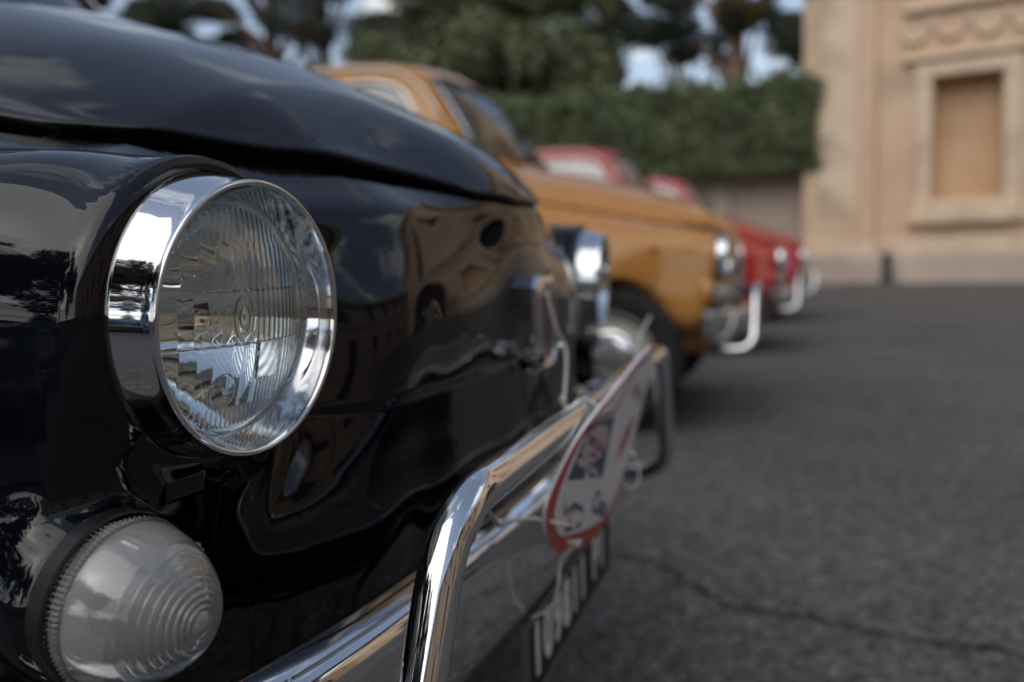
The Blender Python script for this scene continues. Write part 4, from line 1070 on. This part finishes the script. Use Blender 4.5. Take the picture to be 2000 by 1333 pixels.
def make_tree(name, label, loc, height, trunk_r, clumps, nleaf, size, leafm, barkm, seed, limbs=7, aspect=.5, shell=.5, lean=(0, 0), tcat='tree', group=None, extra=None):
    r_ = np.random.default_rng(seed); rr = random.Random(seed)
    t = thing(name, label, tcat, loc, (0, 0, 0), group)
    pts = [Vector((lean[0] * q * q + rr.uniform(-.05, .05) * height * .1, lean[1] * q * q + rr.uniform(-.05, .05) * height * .1, q * height - .15)) for q in np.linspace(0, 1, 7)]
    P = smooth_path([tuple(p) for p in pts], 4); m = len(P)
    V, F = tube_data(P, [trunk_r * (1.25 if i == 0 else 1) * (1 - .8 * i / (m - 1)) for i in range(m)], 12)
    tr = mesh_obj('trunk', V, F, barkm, t)
    VV = []; FF = []; 
    for k in range(limbs):
        c = clumps[rr.randrange(len(clumps))]; q = min(.92, max(.25, (c[2] - height * .18) / height)) ; i = int(q * (m - 1)); a = P[i]
        b = Vector(c[:3]); mid = a.lerp(b, .5) + Vector((rr.uniform(-.3, .3), rr.uniform(-.3, .3), rr.uniform(-.3, .5)))
        v, f = tube_data(smooth_path([tuple(a), tuple(mid), tuple(b)], 5), [trunk_r * .32 * (1 - .85 * j / 10) for j in range(11)], 7); o_ = len(VV); VV += v; FF += [tuple(x + o_ for x in g) for g in f]
    if VV: mesh_obj('branches', VV, FF, barkm, t)
    PP = crown_points(clumps, nleaf, r_, shell); V, F = leaves(PP, size, r_, aspect)
    me = mesh_obj('crown', V, F, leafm, t, False)
    if extra:
        PP = crown_points(extra[0], extra[1], r_, shell); V, F = leaves(PP, size, r_, aspect); mesh_obj('crown', V, F, extra[2], t, False)
    return t
def clump_cloud(n, cx, cy_, cz, rx, ry, rz_, r0, r1, seed, flat=.75):
    q = random.Random(seed); out = []
    while len(out) < n:
        a, b, c = q.uniform(-1, 1), q.uniform(-1, 1), q.uniform(-1, 1)
        if a * a + b * b + c * c > 1: continue
        out.append((cx + a * rx, cy_ + b * ry, cz + c * rz_, q.uniform(r0, r1), flat))
    return out
# hedge on the wall
hx0, hx1 = -26.0, .78
nh = 90000
hp = np.zeros((nh, 3)); face = rng.random(nh); x = hx0 + (hx1 - hx0) * rng.random(nh) ** .5
bul = .10 * np.sin(x * 2.3) + .07 * np.sin(x * 5.1 + 1) + .05 * np.sin(x * 11)
hp[:, 0] = x
top = face > .66; fr = face <= .58; en = (~top) & (~fr)
z0, z1 = 2.16, 3.68
hp[:, 2] = z0 + (z1 - z0) * rng.random(nh); hp[:, 1] = -.08 + .06 * rng.normal(size=nh) - bul * np.sin((hp[:, 2] - z0) / (z1 - z0) * PI) - .1 * np.sin(hp[:, 2] * 7 + x * 3) * .5
hp[top, 1] = -.1 + 1.2 * rng.random(top.sum()); hp[top, 2] = z1 - .03 + .06 * rng.normal(size=top.sum()) + bul[top] * .6
hp[en, 0] = hx1 - .05 + .10 * rng.normal(size=en.sum()) + .12 * np.sin(hp[en, 2] * 4); hp[en, 1] = -.1 + 1.2 * rng.random(en.sum())
sh = rng.random((260, 2)); seg = []
for a_, b_ in sh:
    x0_ = hx1 - (a_ ** 1.5) * 9.0; up_ = b_ > .45; ln_ = .10 + .22 * rng.random(); dx_ = rng.normal() * .12
    for q in np.linspace(0, 1, 16):
        seg.append((x0_ + dx_ * q, (.0 + .9 * rng.random() * 0 + .3 * b_) if up_ else -.12 - ln_ * .5 * q, (z1 + ln_ * q) if up_ else (z0 + .1 + 1.3 * b_ * 2 - .05 * q)))
hp = np.vstack([hp, np.array(seg) + rng.normal(size=(len(seg), 3)) * .018])
V, F = leaves(hp, .040, rng, .6)
hed = thing('hedge', 'long clipped green hedge growing on top of the pinkish garden wall', 'hedge', (0, 14.72, 0))
mesh_obj('foliage', V, F, M['leaf_hedge'], hed, False)
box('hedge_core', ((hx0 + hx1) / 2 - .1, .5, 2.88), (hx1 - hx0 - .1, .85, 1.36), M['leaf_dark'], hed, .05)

def at(px, Y):
    """point on the vertical sheet y = Y seen at photo column px near the skyline"""
    yaw = math.radians(17.654); t = (px - 1000) / 1663.8; dx = -math.sin(yaw) + t * math.cos(yaw); dy = math.cos(yaw) + t * math.sin(yaw)
    return CAM.x + dx / dy * (Y - CAM.y)
def T(px, Y): return (at(px, Y), Y, ground_z(0, Y))
# the tall pine behind the wall end
k = clump_cloud(26, 0, 0, 6.4, 2.6, 1.8, 2.6, .35, .80, 3, .5)
make_tree('pine_tree', 'tall pine with a thick pinkish trunk rising behind the hedge next to the palace', T(1445, 19.5), 9.0, .36, k, 26000, .075, M['leaf_dark'], M['bark_pink'], 3, 14, .28,
          extra=(clump_cloud(4, 0, -1.2, 5.9, .8, .3, .5, .25, .4, 31), 1500, M['leaf_warm']))
k = clump_cloud(9, 0, 0, 6.6, .5, .5, 1.8, .2, .38, 4, .6)
make_tree('cypress_tree', 'slender tree with a thin bare trunk against the sky', T(1212, 18.5), 7.5, .10, k, 3500, .06, M['leaf_dark'], M['bark'], 4, 5, .35)
k = clump_cloud(46, 0, 0, 5.0, 3.1, 1.6, 2.5, .55, 1.0, 5, .85) + [(-2.4, -.2, 3.2, .9, .8), (2.3, 0, 3.0, .8, .8), (-1.2, -.4, 2.9, .9, .8), (.9, -.3, 3.1, .9, .8)]
make_tree('broadleaf_tree', 'dense olive green broadleaf tree behind the ochre car', T(930, 18.0), 6.8, .26, k, 60000, .080, M['leaf_olive'], M['bark'], 5, 12, .6)
k = clump_cloud(18, 0, 0, 4.2, 2.0, 1.2, 1.8, .45, .85, 6, .8)
make_tree('broadleaf_tree', 'smaller olive green tree left of the dense broadleaf tree', T(700, 19.5), 5.5, .20, k, 22000, .080, M['leaf_olive'], M['bark'], 6, 8, .6)
k = clump_cloud(22, 0, 0, 8.2, 3.4, 2, 3.0, .4, .95, 7, .5)
make_tree('pine_tree', 'dark conifer with a thick brown trunk left of the ochre car roof', T(560, 20.0), 10.5, .38, k, 22000, .085, M['leaf_dark'], M['bark'], 7, 16, .25)
k = clump_cloud(24, 0, 0, 8.0, 3.2, 2, 3.2, .4, .9, 8, .45)
make_tree('pine_tree', 'dark conifer with a double dark trunk beside the brown-trunked conifer', T(660, 22.5), 10.5, .30, k, 20000, .09, M['leaf_dark'], M['bark'], 8, 18, .25)
k = clump_cloud(15, 0, 0, 8.0, 3.6, 2, 3.4, .4, .85, 9, .5)
make_tree('pine_tree', 'wide dark conifer above the bonnet of the midnight blue car', T(380, 21.0), 11, .30, k, 26000, .09, M['leaf_dark'], M['bark'], 9, 18, .28)
k = clump_cloud(15, 0, 0, 8.4, 3.4, 2, 3.0, .4, .9, 10, .5)
make_tree('pine_tree', 'dark conifer at the far left above the bonnet edge', T(170, 20.0), 11, .34, k, 24000, .09, M['leaf_dark'], M['bark'], 10, 18, .28)
k = clump_cloud(14, 0, 0, 7.2, 1.6, 1.2, 2.2, .3, .7, 11, .5)
make_tree('pine_tree', 'thin-crowned conifer showing sky through its boughs beside the palace corner', T(1330, 23.0), 9, .16, k, 8000, .08, M['leaf_dark'], M['bark'], 11, 10, .28)

# trees and a car on the near side of the square, mirrored in the chrome and paint
ROW = ['broad round', 'tall narrow', 'low spreading', 'tall full', 'leaning', 'squat dense', 'tall ragged', 'middle-sized round', 'low bushy', 'tall oval', 'wide flat-topped']
for i in range(8):
    x = -20 + 2.6 * i + [0, .7, -.4, .5][i % 4]; y = -8.2 - [0, 1.5, .6, 2.2, 1.0][i % 5] + max(0, -6 - x) * .42
    h = [8.2, 10.2, 7.2, 10.8, 9.0][i % 5] * (1 if x < 3 else .7)
    k = clump_cloud(14, 0, 0, h * .60, 1.9, 1.5, h * .34, .7, 1.25, 40 + i, .85)
    make_tree('boundary_tree', '%s mirrored evergreen, %s from the far left of the row across the square' % (ROW[i], ['first', 'second', 'third', 'fourth', 'fifth', 'sixth', 'seventh', 'eighth', 'ninth', 'tenth', 'eleventh'][i]),
              (x, y, ground_z(x, y)), h, .24, k, 9000, .12, M['leaf_dark'], M['bark'], 50 + i, 5, .5, group='evergreen trees across the square')
for i in range(7):
    x = -13.5 - [0, 1.6, .5, 2.1][i % 4]; y = -5.5 + 2.7 * i; h = [9.5, 8.2, 10.6, 8.8][i % 4]
    k = clump_cloud(14, 0, 0, h * .56, 1.7, 1.9, h * .36, .8, 1.35, 80 + i, .85)
    make_tree('boundary_tree', 'mirrored evergreen, %s of the screen of trees behind the car tails' % ['first', 'second', 'third', 'fourth', 'fifth', 'sixth', 'seventh'][i],
              (x, y, ground_z(x, y)), h, .24, k, 9000, .13, M['leaf_dark'], M['bark'], 90 + i, 5, .5, group='evergreen trees behind the car tails')
ow = thing('boundary_wall', 'low grey wall across the square in front of the mirrored evergreen trees', 'wall', (-8, -7.6, ground_z(0, -7.6)), (0, 0, 0))
for i in range(13): box('wall_panel', (-17 + 3.0 * i, 0, .42), (2.99, .25, 1.1), M['pinkwall'], ow, .02)
c = copy_tree(far); c.location = (-3.2, -5.6, ground_z(0, -5.6) + .004); c.rotation_euler = (math.atan(SLOPE), 0, .35); recolour(c, M['orange'], M['blue'])
c['label'] = 'pale blue small saloon across the square, mirrored in the near headlight rim'; c['group'] = 'cars across the square'
# wing of the palace closing the square on the east side
wing = thing('palace_wing', 'long ochre palace wing opposite the car noses, mirrored in the midnight blue paint', 'building', tuple(FC + Matrix.Rotation(RZ, 3, 'Z') @ Vector((15.2, 0, 0))), (0, 0, RZ - PI / 2))
_pal = pal; pal = wing; HT_ = HT; HT = 8.3; cols2 = [2.2 + 4.0 * i for i in range(8)]
wall_grid(0, 36.0, -1.0, HT, [(x, x + 1.1, 1.3, 3.3, .3) for x in cols2] + [(x, x + 1.1, 5.7, 7.9, .3) for x in cols2])
for x in cols2:
    for z0_, z1_ in ((1.3, 3.3), (5.7, 7.9)):
        pb('shutter', x + .02, x + .54, z0_ + .02, z1_ - .02, .10, .14, M['shutter'], .004); pb('shutter', x + .56, x + 1.08, z0_ + .02, z1_ - .02, .10, .14, M['shutter'], .004)
        pb('window_surround', x - .2, x - .002, z0_ - .1, z1_ + .2, -.07, .02, M['stone'], .01); pb('window_surround', x + 1.102, x + 1.3, z0_ - .1, z1_ + .2, -.07, .02, M['stone'], .01)
        pb('window_lintel', x, x + 1.1, z1_, z1_ + .2, -.068, .02, M['stone'], .01); pb('window_sill', x - .25, x + 1.35, z0_ - .25, z0_ - .1, -.16, .02, M['stone'], .01)
pb('plinth', 0, 36, -1, .6, -.16, .02, M['pinkwall'], .02); pb('string_course', 0, 36, 4.85, 5.1, -.18, .02, M['stone'], .02); pb('cornice', 0, 36.2, HT - .4, HT + .15, -.5, .02, M['stone'], .05)
pal = _pal; HT = HT_

# ------------------------------------------------------------------ a few visitors in front of the gate (mirrored in the paint)
SKIN = mat('skin', (.42, .25, .17), .55)
def person(loc, face, shirt, trousers, hair, label, pose=0):
    root = thing('person', label, 'person', loc, (0, 0, face), 'visitors by the palace gate')
    J = {'pelvis': (0, 0, .95), 'waist': (0, 0, 1.08), 'chest': (0, .0, 1.30), 'neck': (0, .01, 1.48), 'head': (0, -.01, 1.60), 'top': (0, 0, 1.70)}
    R_ = {'pelvis': .135, 'waist': .125, 'chest': .150, 'neck': .055, 'head': .085, 'top': .075}
    E_ = [('pelvis', 'waist'), ('waist', 'chest'), ('chest', 'neck'), ('neck', 'head'), ('head', 'top')]
    for s in (-1, 1):
        k = 'l' if s < 0 else 'r'; st = .10 * s * (pose % 2)
        for nm, p, r in (('sh', (s * .185, 0, 1.41), .062), ('el', (s * .25, .03 - .05 * pose, 1.14), .046), ('wr', (s * .235, -.08 - .10 * pose, .90 + .12 * pose), .034), ('hand', (s * .23, -.11 - .12 * pose, .81 + .16 * pose), .038),
                         ('hip', (s * .09, 0, .88), .098), ('kn', (s * .11, -.03 + st * .6, .48), .064), ('an', (s * .12, .02 + st, .09), .044), ('toe', (s * .13, -.15 + st, .04), .036)):
            J[nm + k] = p; R_[nm + k] = r
        E_ += [('chest', 'sh' + k), ('sh' + k, 'el' + k), ('el' + k, 'wr' + k), ('wr' + k, 'hand' + k), ('pelvis', 'hip' + k), ('hip' + k, 'kn' + k), ('kn' + k, 'an' + k), ('an' + k, 'toe' + k)]
    names = list(J); me = bpy.data.meshes.new('figure'); me.from_pydata([J[n] for n in names], [(names.index(a), names.index(b)) for a, b in E_], [])
    o = bpy.data.objects.new('figure', me); COL.objects.link(o); m = o.modifiers.new('skin', 'SKIN'); sv = me.skin_vertices[0].data
    for i, n in enumerate(names): sv[i].radius = (R_[n], R_[n] * (.72 if n in ('chest', 'waist', 'pelvis') else 1)); sv[i].use_root = (n == 'pelvis')
    sb = o.modifiers.new('sub', 'SUBSURF'); sb.levels = 2; sb.render_levels = 2
    bpy.context.view_layer.update(); me2 = bpy.data.meshes.new_from_object(o.evaluated_get(bpy.context.evaluated_depsgraph_get()))
    bpy.data.objects.remove(o); b = bpy.data.objects.new('body', me2); link(b, root)
    me2.materials.clear()
    for c_ in (SKIN, shirt, trousers, M['dark'], hair): me2.materials.append(c_)
    for p in me2.polygons:
        x, y, z = p.center; p.use_smooth = True
        p.material_index = 3 if z < .10 else 2 if (z < 1.0 and abs(x) < .19) else 4 if (z > 1.63 or (z > 1.54 and y > .02)) else 1 if (z < 1.47 and z > 1.02) or (z < 1.47 and abs(x) < .19) else 0
def cl(n, c): return mat(n, c, .8)
dk = cl('dark_cloth', (.02, .02, .025)); wh = cl('white_cloth', (.55, .55, .53)); rd = cl('maroon_cloth', (.14, .02, .03)); jn = cl('denim', (.05, .08, .14)); hr = cl('brown_hair', (.03, .018, .01)); gy = cl('grey_cloth', (.16, .16, .17))
for i, (lx, ly, s_, t_, lab) in enumerate(((7.2, -1.6, dk, jn, 'person in a dark top and jeans standing left of the arched gate'), (8.3, -1.1, wh, dk, 'person in a white shirt standing at the left jamb of the gate'),
        (9.0, -1.9, dk, gy, 'person in a dark top and grey trousers in front of the gate'), (9.6, -1.2, rd, dk, 'person in a maroon top in the middle of the gate'),
        (10.4, -2.2, gy, jn, 'person in a grey top and jeans in the square before the gate'), (11.2, -1.3, wh, jn, 'person in a white shirt and jeans right of the gate middle'), (6.3, -2.4, dk, dk, 'person all in dark clothes farthest from the gate'))):
    w_ = FC + Matrix.Rotation(RZ, 3, 'Z') @ Vector((lx, ly, 0)); person((w_.x, w_.y, ground_z(w_.x, w_.y)), RZ + [.3, -.5, .1, .8, -.9, .4, 1.3][i], s_, t_, hr, lab, i % 2)
